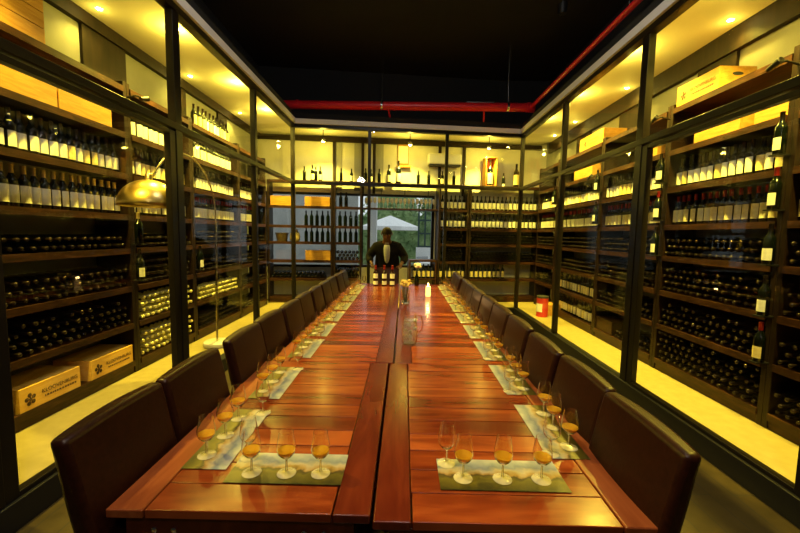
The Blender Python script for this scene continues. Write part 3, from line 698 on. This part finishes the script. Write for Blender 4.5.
# ------------------------------------------------------------------ arc floor lamp in the left walkway
lx = -2.33
root = thing('arc_floor_lamp', 'arc floor lamp with brass dome shade behind the left glass', 'floor lamp', (lx, 4.6, ZW))
MB().lathe([(.15, 0), (.16, .01), (.16, .05), (.15, .06), (.001, .06)], 28).build('base', M['marble'], root, True)
MB().tube([(0, 0, .05), (0, .02, .8), (0, .04, 1.55)], .013, 10).build('pole', M['chrome'], root, True)
pts = []
for i in range(25):
    t = i / 24; an = R(-8) + t * R(158)
    pts.append((0, -.57 + .61 * math.cos(an), 1.62 + .62 * math.sin(an) * (1 if an < R(90) else 1)))
pts = [p_ for p_ in pts]
endp = pts[-1]
MB().tube(pts, .009, 8).build('arc_arm', M['chrome'], root, True)
dz = endp[2]
sh = MB(); dr = .255
sh.lathe([(dr * math.cos(R(a)), dr * .95 * math.sin(R(a))) for a in range(0, 90, 8)] + [(.001, dr * .95)], 32, Matrix.Translation((0, endp[1] - .06, dz - .28)), cap=False)
so = sh.build('dome_shade', M['brass'], root, True)
md = so.modifiers.new('thick', 'SOLIDIFY'); md.thickness = .004
MB().lathe([(.03, 0), (.03, .05), (.018, .06), (.001, .06)], 14, Matrix.Translation((0, endp[1] - .06, dz - .04))).build('cap', M['brass'], root, True)

# ------------------------------------------------------------------ red sprinkler pipe
root = thing('sprinkler_pipe', 'red sprinkler pipe crossing under the black ceiling and turning along the right', 'pipe', (0, 7.1, 3.94))
MB().tube([(-3.04, 0, -.01), (2.26, 0, .0)], .075, 18).build('main_pipe', M['red'], root, True)
MB().tube([(2.27, .02, 0), (2.27, -.6, .0), (2.27, -6.6, 0)], .034, 14).build('branch_pipe', M['red'], root, True)
MB().lathe([(.085, -.07), (.085, .07)], 18, Matrix.Translation((2.26, 0, 0)) @ Matrix.Rotation(R(90), 4, 'Y')).build('elbow_joint', M['red'], root, True)
for x in (-2.0, -.45, 1.85):
    MB().lathe([(.08, -.02), (.08, .02)], 16, Matrix.Translation((x, 0, 0)) @ Matrix.Rotation(R(90), 4, 'Y')).build('pipe_clamp', M['steel'] if x > -1 else M['red'], root, True)
for x in (-.45, 1.85): MB().tube([(x, 0, .07), (x, 0, .059 + 1)], .006, 8).build('hanger_rod', M['steel'], root)
MB().tube([(2.27, -3.0, .034), (2.27, -3.0, .059 + 1)], .005, 8).build('hanger_rod', M['steel'], root)
for x in (-.33, 1.43):
    MB().tube([(x, .04, -.04), (x + .03, .2, -.2)], .018, 8).build('drop_pipe', M['red'], root, True)
MB().box(1.1, 1.6, -.02, .02, .07, .085).build('steel_strap', M['steel'], root)
# dim fittings on the black ceiling
def dim(loc, label):
    root = thing('ceiling_fitting', label, 'ceiling fitting', loc)
    MB().tube([(0, 0, 0), (0, 0, -.25)], .012, 8).build('stem', M['blackmetal'], root)
    MB().lathe([(.05, -.38), (.06, -.25), (.001, -.24)], 14).build('head', M['blackmetal'], root, True)
dim((2.05, 4.2, 4.999), 'nearer dim black fitting under the ceiling above the right wall'); dim((2.1, 5.4, 4.999), 'farther dim black fitting under the ceiling above the right wall')

# ------------------------------------------------------------------ tables
def table(x0, x1, y0, y1, label, end=True, mats=('table_side', 'table_dark')):
    xc = (x0 + x1) / 2; L = y1 - y0
    root = thing('dining_table', label, 'table', (xc, y0, 0), 0, 'heavy reddish wooden tables set end to end'); h = (x1 - x0) / 2 - .003; sw = .115; g = .002
    top = MB(); y = (.13 if end else .003); nb = max(1, round((L - .006 - y - (.13 if end else 0)) / .125)); bw = (L - .003 - y - (.13 if end else 0)) / nb
    for i in range(nb): top.box(-h + sw, h - sw, y + i * bw + g, y + (i + 1) * bw - g, .735, .758)
    top.build('tabletop', M['table'], root, bevel=.0025)
    if end:
        MB().box(-h + sw + g, h - sw - g, 0.002, .128, .731, .76).build('end_board', M['table'], root, bevel=.004)
        MB().box(-h + sw + g, h - sw - g, L - .128, L - .003, .731, .76).build('end_board', M['table'], root, bevel=.004)
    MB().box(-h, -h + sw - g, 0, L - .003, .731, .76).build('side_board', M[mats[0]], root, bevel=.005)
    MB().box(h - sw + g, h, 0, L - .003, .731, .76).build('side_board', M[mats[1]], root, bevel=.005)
    for (a, b) in ((.014, .05), (L - .08, L - .045)):
        ap = MB().box(-h + .05, h - .05, a, b, .635, .73).build('apron', M['table_dark'], root, bevel=.003)
        if a < .1:
            for bxx in (-h + .14, -h + .2, h - .2, h - .14):
                MB().lathe([(.009, 0), (.009, .006), (.004, .009), (.001, .009)], 10, Matrix.Translation((bxx, a, .69)) @ Matrix.Rotation(R(90), 4, 'X')).build('bolt', M['steel'], ap)
    for sx in (-1, 1):
        xa, xb = sorted((sx * (h - .06), sx * (h - .085))); MB().box(xa, xb, .076, L - .081, .64, .73).build('apron', M['table_dark'], root)
    for (yy, sy) in ((.14, 1), (L - .14, -1)):
        for sx in (-1, 1):
            mb = MB(); cx = .17 if xc < 0 else -.17; t = Vector((cx + sx * .05, yy, .713)); b = Vector((cx + sx * .13, yy, 0))
            w2 = .04
            vs = [(b.x - w2, yy - w2, 0), (b.x + w2, yy - w2, 0), (b.x + w2, yy + w2, 0), (b.x - w2, yy + w2, 0), (t.x - w2, yy - w2, .713), (t.x + w2, yy - w2, .713), (t.x + w2, yy + w2, .713), (t.x - w2, yy + w2, .713)]
            mb.add(vs, [(3, 2, 1, 0), (4, 5, 6, 7), (0, 1, 5, 4), (1, 2, 6, 5), (2, 3, 7, 6), (3, 0, 4, 7)]); mb.build('leg', M['table'], root, bevel=.005)
    return root
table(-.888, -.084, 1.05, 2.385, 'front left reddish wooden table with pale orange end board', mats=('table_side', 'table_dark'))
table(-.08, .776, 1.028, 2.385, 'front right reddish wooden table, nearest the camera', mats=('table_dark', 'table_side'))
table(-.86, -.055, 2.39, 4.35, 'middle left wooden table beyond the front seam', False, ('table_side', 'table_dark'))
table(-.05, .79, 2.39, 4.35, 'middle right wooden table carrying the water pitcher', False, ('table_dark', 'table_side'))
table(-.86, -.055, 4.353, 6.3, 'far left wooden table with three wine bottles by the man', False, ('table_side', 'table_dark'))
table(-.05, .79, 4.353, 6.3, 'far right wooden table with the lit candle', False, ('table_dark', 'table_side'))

# ------------------------------------------------------------------ chairs
def make_chair(label):
    root = thing('dining_chair', label, 'chair', (0, 0, 0), 0, 'brown leather chairs around the long table')
    # backrest: reclined padded panel with gently arched top
    nx, nz = 8, 8; W2, H0, H1, TH = .222, .38, 1.0, .085
    tan = math.tan(R(15)); vs = []; fs = []
    def yb(z): return -.17 - (z - .45) * tan - .012 * math.sin(max(0, min(1, (z - .45) / .5)) * math.pi)
    for side in (0, 1):
        for j in range(nz + 1):
            for i in range(nx + 1):
                u = i / nx * 2 - 1; zt = H1 - .008 * u * u; z = H0 + (zt - H0) * j / nz
                th = TH * (.85 + .15 * (1 - u * u)) * (1 - .25 * (j / nz))
                puff = .012 * (1 - u * u) * math.sin(math.pi * j / nz)
                vs.append((u * W2, yb(z) + (puff if side == 0 else -th), z))
    N1 = (nx + 1) * (nz + 1); ix = lambda sd, j, i: sd * N1 + j * (nx + 1) + i
    for j in range(nz):
        for i in range(nx):
            fs.append((ix(0, j, i), ix(0, j + 1, i), ix(0, j + 1, i + 1), ix(0, j, i + 1))); fs.append((ix(1, j, i), ix(1, j, i + 1), ix(1, j + 1, i + 1), ix(1, j + 1, i)))
    for j in range(nz):
        fs.append((ix(0, j, 0), ix(1, j, 0), ix(1, j + 1, 0), ix(0, j + 1, 0))); fs.append((ix(0, j, nx), ix(0, j + 1, nx), ix(1, j + 1, nx), ix(1, j, nx)))
    for i in range(nx):
        fs.append((ix(0, nz, i), ix(1, nz, i), ix(1, nz, i + 1), ix(0, nz, i + 1))); fs.append((ix(0, 0, i), ix(0, 0, i + 1), ix(1, 0, i + 1), ix(1, 0, i)))
    MB().add(vs, fs).build('backrest', M['leather'], root, True, bevel=.018, seg=3)
    MB().box(-.22, .22, -.165, .25, .385, .475).build('seat', M['leather'], root, bevel=.025, seg=3)
    for sx in (-1, 1):
        MB().tube([(sx * .19, .215, .384), (sx * .19, .22, 0)], [.022, .016], 8).build('leg', M['legwood'], root)
        MB().tube([(sx * .19, -.2, .4), (sx * .19, -.26, 0)], [.022, .016], 8).build('leg', M['legwood'], root)
    return root
CH = []
ly_ = [1.01, 1.46, 2.02, 2.48, 2.95, 3.42, 3.89, 4.36, 4.83, 5.3, 5.78]
ry_ = [1.01, 1.462, 1.93, 2.43, 2.9, 3.37, 3.84, 4.31, 4.79, 5.27, 5.75]
proto = None
for ys, sd in ((ly_, 'left'), (ry_, 'right')):
    for i, y in enumerate(ys):
        lb = '%s brown leather chair from the front along the %s side of the table' % (ordn(i + 1), sd)
        if sd == 'left': loc, rz = (-.64 + random.uniform(-.01, .01), y + .225, 0), R(-90)
        else: loc, rz = (.50 + random.uniform(-.01, .01), y + .225, 0), R(90)
        if i > 0: rz += random.uniform(-.02, .02)
        if proto is None: proto = make_chair(lb); proto.location = loc; proto.rotation_euler.z = rz
        else: dup(proto, loc, rz, lb)
dup(proto, (-.3, 6.36, 0), R(180), 'brown leather chair at the far head of the table, before the man')

# ------------------------------------------------------------------ placemats and tasting glasses
gp_out = [(.001, .0), (.031, .0), (.033, .0015), (.031, .003), (.012, .0055), (.0048, .009)]
stem_p = [(.0048, .009), (.0036, .02), (.0036, .048), (.006, .055)]
bowl_p = [(.006, .055), (.018, .062), (.029, .076), (.0325, .09), (.0325, .098), (.030, .118), (.026, .14), (.0245, .153), (.0236, .153), (.0252, .139), (.029, .118), (.0315, .098), (.0315, .09), (.028, .077), (.017, .0635), (.001, .059)]
wine_p = [(.001, .0592), (.0168, .0638), (.0277, .0773), (.0308, .0862), (.001, .0862)]
def glass_meshes():
    return (MB().lathe(gp_out, 24, cap=False).mesh('foot', M['foot'], True), MB().lathe(stem_p, 10, cap=False).mesh('stem', M['clear'], True),
            MB().lathe(bowl_p, 24, cap=False).mesh('bowl', M['clear'], True), MB().lathe(wine_p, 24, cap=False).mesh('wine', M['wine'], True))
GF, GS, GB, GW = glass_meshes()
def mk_glass(loc, label, wine=True, sc=1, group='small tasting glasses on the placemats'):
    root = thing('tasting_glass', label, 'glass', loc, 0, group); root.scale = (sc,) * 3
    for nm, me in (('foot', GF), ('stem', GS), ('bowl', GB)) + ((('wine', GW),) if wine else ()):
        q = bpy.data.objects.new(nm, me); C.objects.link(q); q.parent = root
    return root
mat_me = MB().box(-.225, .225, -.08, .08, 0, .0012).mesh('placemat', M['mat'])
def setting(x, y, rz, name, sxx=1, syy=1):
    o = bpy.data.objects.new('placemat', mat_me); C.objects.link(o); o.location = (x, y, .7605); o.rotation_euler.z = rz; o.scale = (sxx, syy, 1)
    tag(o, 'printed landscape placemat, ' + name, 'placemat', 'printed placemats along the table')
    ca, sa = math.cos(rz), math.sin(rz)
    for i, (gx, gy) in enumerate(((-.14, -.03), (0, -.03), (.137, -.03))):
        gx += random.uniform(-.008, .008); gy += random.uniform(-.006, .006); gx *= sxx
        mk_glass((x + gx * ca - gy * sa, y + gx * sa + gy * ca, .7619), '%s glass of golden wine on the %s' % (['left', 'middle', 'right'][i], name))
    gx, gy = -.19 * sxx, .058
    mk_glass((x + gx * ca - gy * sa, y + gx * sa + gy * ca, .7619), 'empty tasting glass at the corner of the %s' % name, False)
setting(-.395, 1.268, 0, 'front mat on the left table end', .88, 1.08)
setting(.352, 1.257, 0, 'front mat on the right table end', .96, 1.06)
lm = [1.25, 1.82] + [2.45 + .53 * i for i in range(7)]; rm = [1.36, 1.93] + [2.47 + .53 * i for i in range(7)]
for i, y in enumerate(lm): setting(-.695, y + .225, R(-90), '%s side mat from the front, left edge' % ordn(i + 1))
for i, y in enumerate(rm): setting(.642, y + .225, R(90), '%s side mat from the front, right edge' % ordn(i + 1))

# ------------------------------------------------------------------ things on the table
root = thing('water_pitcher', 'clear glass pitcher of iced water on the table seam', 'pitcher', (.055, 2.83, .7605))
pp = [(.001, .0), (.05, .0), (.056, .01), (.063, .06), (.064, .09), (.056, .16), (.05, .2), (.053, .235)]
MB().lathe(pp + [(r_ - .004, z) for r_, z in reversed(pp[1:])] + [(.001, .008)], 28, cap=False).build('jug_body', M['clear'], root, True)
MB().tube([(.048, 0, .21), (.085, 0, .215), (.1, 0, .17), (.095, 0, .11), (.06, 0, .075)], .007, 8).build('handle', M['clear'], root, True)
MB().lathe([(.001, .01), (.049, .011), (.0575, .06), (.0585, .09), (.0505, .16), (.0455, .19), (.001, .19)], 28, cap=False).build('iced_water', M['water'], root, True)
random.seed(21)
for i in range(9):
    a = i * 2.4; rr_ = .012 + .022 * (i % 3) * .8
    mx = Matrix.Translation((rr_ * math.cos(a), rr_ * math.sin(a), .035 + .018 * i)) @ Matrix.Rotation(a, 4, 'Y') @ Matrix.Rotation(a * .7, 4, 'X')
    MB().box(-.012, .012, -.012, .012, -.012, .012, mx=mx).build('ice_cube', M['ice'], root, bevel=.003)
root = thing('candle', 'lit cream pillar candle on the far right of the table', 'candle', (.34, 5.06, .7605))
MB().lathe([(.033, 0), (.034, .005), (.034, .13), (.031, .137), (.001, .132)], 20).build('wax_pillar', M['cream'], root, True)
MB().tube([(0, 0, .132), (0, 0, .145)], .002, 6).build('wick', M['acdark'], root)
MB().lathe([(.001, .143), (.008, .152), (.007, .165), (.001, .185)], 12, cap=False).build('flame', M['flame'], root, True)
light('candle_glow', 'POINT', (0, 0, .17), 2.2, (1, .55, .2), root, .02)
root = thing('flower_vase', 'clear glass vase of dried tan flowers behind the pitcher', 'vase', (.03, 4.5, .7605))
MB().lathe([(.001, 0), (.05, 0), (.055, .01), (.05, .08), (.06, .17), (.056, .17), (.046, .08), (.05, .014), (.001, .012)], 24, cap=False).build('vase_body', M['clear'], root, True)
st = MB(); hd = MB()
random.seed(11)
for i in range(16):
    a = i * 2.4; rr_ = .015 + .055 * (i / 16); st.tube([(.015 * math.cos(a), .015 * math.sin(a), .02), (rr_ * math.cos(a), rr_ * math.sin(a), .2 + random.uniform(0, .06))], .0025, 6)
    hd.ball((rr_ * math.cos(a), rr_ * math.sin(a), .22 + random.uniform(0, .06)), .022, 8, 6, (1, 1, .8))
st.build('stems', M['stem'], root); hd.build('flower_heads', M['dry'], root, True)
root = thing('flower_vase', 'dark green vase with a white flower at the table end', 'vase', (.22, 6.12, .7605))
MB().lathe([(.001, 0), (.034, 0), (.036, .01), (.036, .13), (.016, .19), (.014, .24), (.017, .245), (.001, .243)], 16, cap=False).build('vase_body', M['bottle'], root, True)
MB().tube([(0, 0, .2), (.01, 0, .3)], .004, 6).build('stem', M['stem'], root)
pt = MB()
for i in range(9):
    a = i * .7; pt.ball((.01 + .035 * math.cos(a), .035 * math.sin(a), .31 + .02 * (i % 3)), .03, 8, 6, (1, 1, .7))
pt.build('blossom', M['petal'], root, True)
for i, (px, lbl) in enumerate(((-.45, 'leftmost'), (-.31, 'middle'), (-.18, 'rightmost'))):
    b = stand((px, 6.06, .7605), 0, '%s of three white-labelled wine bottles on the table before the man' % lbl, 'wine bottles before the man', 'label', 'cap_red', 'bottle_red', .015, .07, 1.08)
    q = bpy.data.objects.new('upper_label', labmesh('label', .11, .18)); C.objects.link(q); q.parent = b

# ------------------------------------------------------------------ stemmed glasses on the window shelf
ws = [(.001, 0), (.036, 0), (.036, .003), (.005, .008), (.0045, .09), (.01, .098), (.034, .13), (.038, .16), (.03, .21), (.029, .21), (.037, .16), (.033, .131), (.009, .101), (.001, .1)]
wsm = MB().lathe(ws, 14, cap=False).mesh('wine_glass', thin_glass('frosted_stemware', (.9, .9, .85), 1.2, .6, 1.5, (1, .95, .85)), True)
for i in range(17):
    o = bpy.data.objects.new('wine_glass', wsm); C.objects.link(o); o.location = fpt('B', 1.36 + i * .089, .12, 2.131)
    tag(o, '%s stemmed wine glass from the left on the terrace window shelf' % ordn(i + 1), 'glass', 'stemmed glasses on the window shelf')

# ------------------------------------------------------------------ the man leaning on the head chair
def skin(name, verts, edges, radii, mt, parent=None, sub=2, root_i=0):
    me = bpy.data.meshes.new(name); me.from_pydata([Vector(v) for v in verts], edges, []); me.materials.append(mt)
    o = bpy.data.objects.new(name, me); C.objects.link(o)
    if parent: o.parent = parent
    md = o.modifiers.new('skin', 'SKIN'); md.use_smooth_shade = True
    for i, r_ in enumerate(radii):
        v = me.skin_vertices[0].data[i]; v.radius = r_ if isinstance(r_, tuple) else (r_, r_); v.use_root = (i == root_i)
    s_ = o.modifiers.new('sub', 'SUBSURF'); s_.levels = sub; s_.render_levels = sub
    return o
man = thing('person', 'man in dark jacket and grey shirt leaning on the chair at the table head', 'person', (-.3, 6.8, 0))
# local coordinates, facing -y
V = [(0, .06, .95), (0, .04, 1.08), (0, -.02, 1.22), (0, -.08, 1.36), (0, -.12, 1.44), (0, -.19, 1.5), (0, -.25, 1.56), (0, -.28, 1.635)]
E_ = [(0, 1), (1, 2), (2, 3), (3, 4), (4, 5), (5, 6), (6, 7)]
RA = [(.15, .11), (.14, .1), (.16, .11), (.17, .11), (.11, .08), (.06, .06), (.084, .095), (.082, .095)]
for sx in (-1, 1):
    b = len(V)
    V += [(sx * .2, -.1, 1.40), (sx * .33, -.08, 1.2), (sx * .265, -.19, 1.07), (sx * .235, -.222, 1.03)]
    E_ += [(3, b), (b, b + 1), (b + 1, b + 2), (b + 2, b + 3)]; RA += [.062, .045, .03, (.036, .026)]
    b = len(V); V += [(sx * .1, .06, .88), (sx * .11, .04, .5), (sx * .115, .09, .09), (sx * .12, -.02, .04)]
    E_ += [(0, b), (b, b + 1), (b + 1, b + 2), (b + 2, b + 3)]; RA += [.09, .06, .042, .04]
bod = skin('body', V, E_, RA, M['skin'], man)
for sx in (-1, 1):      # fingers curled over the chair back
    for i in range(4):
        fx = sx * (.205 + i * .02); ln = (.03, .036, .034, .026)[i]
        skin('finger', [(fx, -.215, 1.035), (fx, -.245, 1.04), (fx, -.262, 1.022), (fx, -.266, 1.022 - ln)], [(0, 1), (1, 2), (2, 3)], [.009, .009, .0085, .007], M['skin'], bod, 1)
    skin('thumb', [(sx * .2, -.2, 1.03), (sx * .18, -.215, 1.022), (sx * .172, -.238, 1.012)], [(0, 1), (1, 2)], [.011, .01, .008], M['skin'], bod, 1)
HM = Matrix.Translation((0, -.275, 1.6)) @ Matrix.Rotation(R(24), 4, 'X')      # head bowed towards the bottles
def hp(x, y, z): return HM @ Vector((x, y, z))
hb = MB(); hb.lathe([(.001, .112), (.03, .109), (.055, .097), (.076, .076), (.09, .048), (.095, .018)], 20, HM @ Matrix.Translation((0, .006, .0)) @ Matrix.Diagonal((.95, 1.08, 1, 1)), cap=False)
hb.build('cropped_hair', M['hair'], man, True)
face = MB(); face.tube([hp(0, -.092, .025), hp(0, -.112, -.02), hp(0, -.1, -.03)], [.01, .016, .012], 8); face.build('nose', M['skin'], man, True)
for sx in (-1, 1):
    MB().ball((0, 0, 0), .009, 10, 6, (1.2, .7, .45)).build('eye', M['shirt'], man, True, loc=hp(sx * .032, -.085, .02))
    MB().ball((0, 0, 0), .006, 8, 6).build('iris', M['hair'], man, True, loc=hp(sx * .032, -.092, .018))
    MB().ball((0, 0, 0), .028, 10, 6, (.4, .7, 1.1)).build('ear', M['skin'], man, True, loc=hp(sx * .09, .0, 0))
MB().tube([hp(-.028, -.09, -.055), hp(0, -.1, -.058), hp(.028, -.09, -.055)], .007, 6).build('mouth', mat('brown_lips', (.09, .03, .025), .5), man, True)
JV = [(0, .06, .86), (0, .06, .98), (0, .03, 1.1), (0, -.03, 1.24), (0, -.08, 1.36), (0, -.125, 1.455)]
JE = [(0, 1), (1, 2), (2, 3), (3, 4), (4, 5)]; JR = [(.25, .135), (.25, .135), (.245, .13), (.22, .135), (.17, .125), (.085, .085)]
for sx in (-1, 1):
    b = len(JV); JV += [(sx * .2, -.095, 1.36), (sx * .325, -.06, 1.18), (sx * .285, -.17, 1.085)]
    JE += [(4, b), (b, b + 1), (b + 1, b + 2)]; JR += [.095, .082, .06]
jk = skin('jacket', JV, JE, JR, M['jacket'], man)
shirt = skin('shirt_front', [(0, -.13, 1.43), (0, -.16, 1.35), (0, -.125, 1.2), (0, -.08, 1.08)], [(0, 1), (1, 2), (2, 3)], [(.075, .07), (.08, .094), (.06, .086), (.03, .07)], M['shirt'], man)
MB().lathe([(.068, -.03), (.072, .01), (.064, .014), (.058, -.02)], 16, Matrix.Translation((0, -.165, 1.47)) @ Matrix.Rotation(R(25), 4, 'X'), cap=False).build('collar', M['shirt'], man, True)
TV = [(0, .06, .93), (.1, .06, .86), (.11, .04, .5), (.115, .085, .1), (-.1, .06, .86), (-.11, .04, .5), (-.115, .085, .1)]
skin('trousers', TV, [(0, 1), (1, 2), (2, 3), (0, 4), (4, 5), (5, 6)], [(.16, .125), .105, .08, .065, .105, .08, .065], M['jacket'], man)
for sx in (-1, 1):
    MB().ball((sx * .12, .0, .045), .05, 14, 8, (.95, 2.6, .9)).build('shoe', M['shoe'], man, True)

# ------------------------------------------------------------------ terrace outside
struct(MB().box(-14, 14, 9.3, 40, -.15, -.02).build('ground_terrace', M['stonefloor']))
root = thing('parasol', 'large white parasol standing on the terrace behind the man', 'parasol', (-.62, 16.5, -.02))
MB().tube([(0, 0, 0), (0, 0, 2.42)], .03, 10).build('pole', M['bark'], root)
cn = MB(); k = 8; ap = (0, 0, 2.42); vs = [ap]; rim = []
for i in range(k):
    a = 2 * math.pi * (i + .5) / k; vs.append((1.33 * math.cos(a), 1.33 * math.sin(a), 1.93))
for i in range(k):
    a = 2 * math.pi * (i + .5) / k; vs.append((1.32 * math.cos(a), 1.32 * math.sin(a), 1.78))
fs = [(0, 1 + i, 1 + (i + 1) % k) for i in range(k)] + [(1 + i, 1 + k + i, 1 + k + (i + 1) % k, 1 + (i + 1) % k) for i in range(k)]
cn.add(vs, fs); co = cn.build('canopy', M['white_cloth'], root); md = co.modifiers.new('t', 'SOLIDIFY'); md.thickness = .01
MB().lathe([(.3, 0), (.3, .06), (.05, .1)], 20).build('base', M['stonefloor'], root, True)
for x, lb in ((-.89, 'white terrace column left of the standing man'), (1.12, 'white terrace column right of the standing man')):
    root = thing('column', lb, 'column', (x, 10.6, -.02)); hw = .12 if x < 0 else .26
    MB().box(-hw, hw, -.14, .14, 0, 3.2).build('shaft', M['column'], root, bevel=.01); MB().box(-hw - .05, hw + .05, -.19, .19, 0, .15).build('plinth', M['column'], root); MB().box(-hw - .05, hw + .05, -.19, .19, 3.05, 3.2).build('capital', M['column'], root)
root = thing('garden_window', 'dark green window frame seen across the terrace right of the parasol', 'window', (.72, 13.0, -.02))
for x in (-.22, 0, .22): MB().box(x - .03, x + .03, -.03, .03, 1.2, 2.5).build('stile', M['greenframe'], root)
for z in (1.2, 1.65, 2.1, 2.47): MB().box(-.25, .25, -.028, .028, z - .03, z + .03).build('rail', M['greenframe'], root)
MB().box(-.22, .22, -.005, .005, 1.2, 2.5).build('glazing', M['pane'], root)
MB().box(-.3, .3, -.03, .03, 0, 1.17).build('wall_panel', M['column'], root)
def tree(x, y, h, rad, label, seed, n_=900):
    random.seed(seed); root = thing('tree', label, 'tree', (x, y, -.02), 0, 'garden trees beyond the terrace')
    MB().tube([(0, 0, 0), (.1, 0, h * .4), (.05, .1, h * .75)], [.16, .12, .05], 8).build('trunk', M['bark'], root, True)
    lf = MB()
    for i in range(n_):
        v = Vector((random.gauss(0, 1), random.gauss(0, 1), random.gauss(0, 1))).normalized() * random.uniform(.5, 1) ** .5
        c = Vector((v.x * rad, v.y * rad, h * .55 + v.z * h * .5)); s_ = random.uniform(.12, .24)
        a = Vector((random.gauss(0, 1), random.gauss(0, 1), random.gauss(0, 1))).normalized(); b = a.orthogonal().normalized(); cc = a.cross(b)
        lf.add([c - b * s_, c + cc * s_ * .5, c + b * s_, c - cc * s_ * .5], [(0, 1, 2, 3)])
    lf.ball((0, 0, h * .55), 1, 16, 10, (rad * .82, rad * .82, h * .4))
    lf.build('foliage', M['leaf'], root)
tree(-.9, 29, 5.5, 2.4, 'leafy green tree directly behind the white parasol', 2)
tree(2.6, 22.5, 5.0, 1.9, 'leafy green tree right beyond the terrace', 3)
random.seed(5)
hg = MB()
for i in range(2600):
    c = Vector((random.uniform(-3.2, 3.4), random.uniform(-.5, .5), random.uniform(.1, 2.6))); c.y = random.choice((-1, 1)) * .5 + random.uniform(-.1, .1); s_ = random.uniform(.07, .15)
    a = Vector((random.gauss(0, 1), random.gauss(0, 1), random.gauss(0, 1))).normalized(); b = a.orthogonal().normalized(); cc = a.cross(b)
    hg.add([c - b * s_, c + cc * s_ * .5, c + b * s_, c - cc * s_ * .5], [(0, 1, 2, 3)])
hg.box(-3.2, 3.4, -.48, .48, 0, 2.5)
tag(hg.build('hedge', M['leaf'], None, loc=(0, 20, -.02)), 'dark green hedge behind the white parasol on the terrace', 'hedge')
root = thing('garden_wall', 'pale rendered garden wall behind the green bottles on the left', 'wall', (-3.3, 12.6, -.02))
MB().box(-2.3, 1.75, -.1, .1, 0, 3.6).build('wall_panel', noisy('grey_render', (.3, .31, .29), (.42, .42, .39), .9, 1.5), root); MB().box(-2.35, 1.8, -.14, .14, 3.6, 3.7).build('coping', M['stonefloor'], root)
def gchair(x, y, rz, label):
    root = thing('garden_chair', label, 'chair', (x, y, -.02), rz, 'grey garden chairs on the terrace')
    MB().box(-.24, .24, -.24, .24, .42, .46).build('seat', M['greychair'], root, bevel=.01); MB().box(-.24, .24, -.26, -.22, .46, .9).build('backrest', M['greychair'], root, bevel=.01)
    for sx in (-1, 1):
        for sy in (-1, 1): MB().tube([(sx * .21, sy * .21, .42), (sx * .23, sy * .23, 0)], .018, 8).build('leg', M['greychair'], root)
        MB().tube([(sx * .25, -.22, .66), (sx * .26, .22, .66), (sx * .25, .22, .44)], .018, 8).build('armrest', M['greychair'], root)
gchair(-.85, 12.2, R(-30), 'grey garden chair left of the man on the terrace'); gchair(.45, 12.4, R(40), 'grey garden chair right of the man on the terrace')
root = thing('garden_table', 'terrace table under a white cloth right of the man', 'table', (1.0, 11.6, -.02))
MB().lathe([(.62, .18), (.56, .5), (.5, .745), (.5, .76), (.001, .762)], 28, cap=False).build('tablecloth', M['white_cloth'], root, True)
MB().tube([(0, 0, 0), (0, 0, .74)], .05, 10).build('pedestal', M['bark'], root)
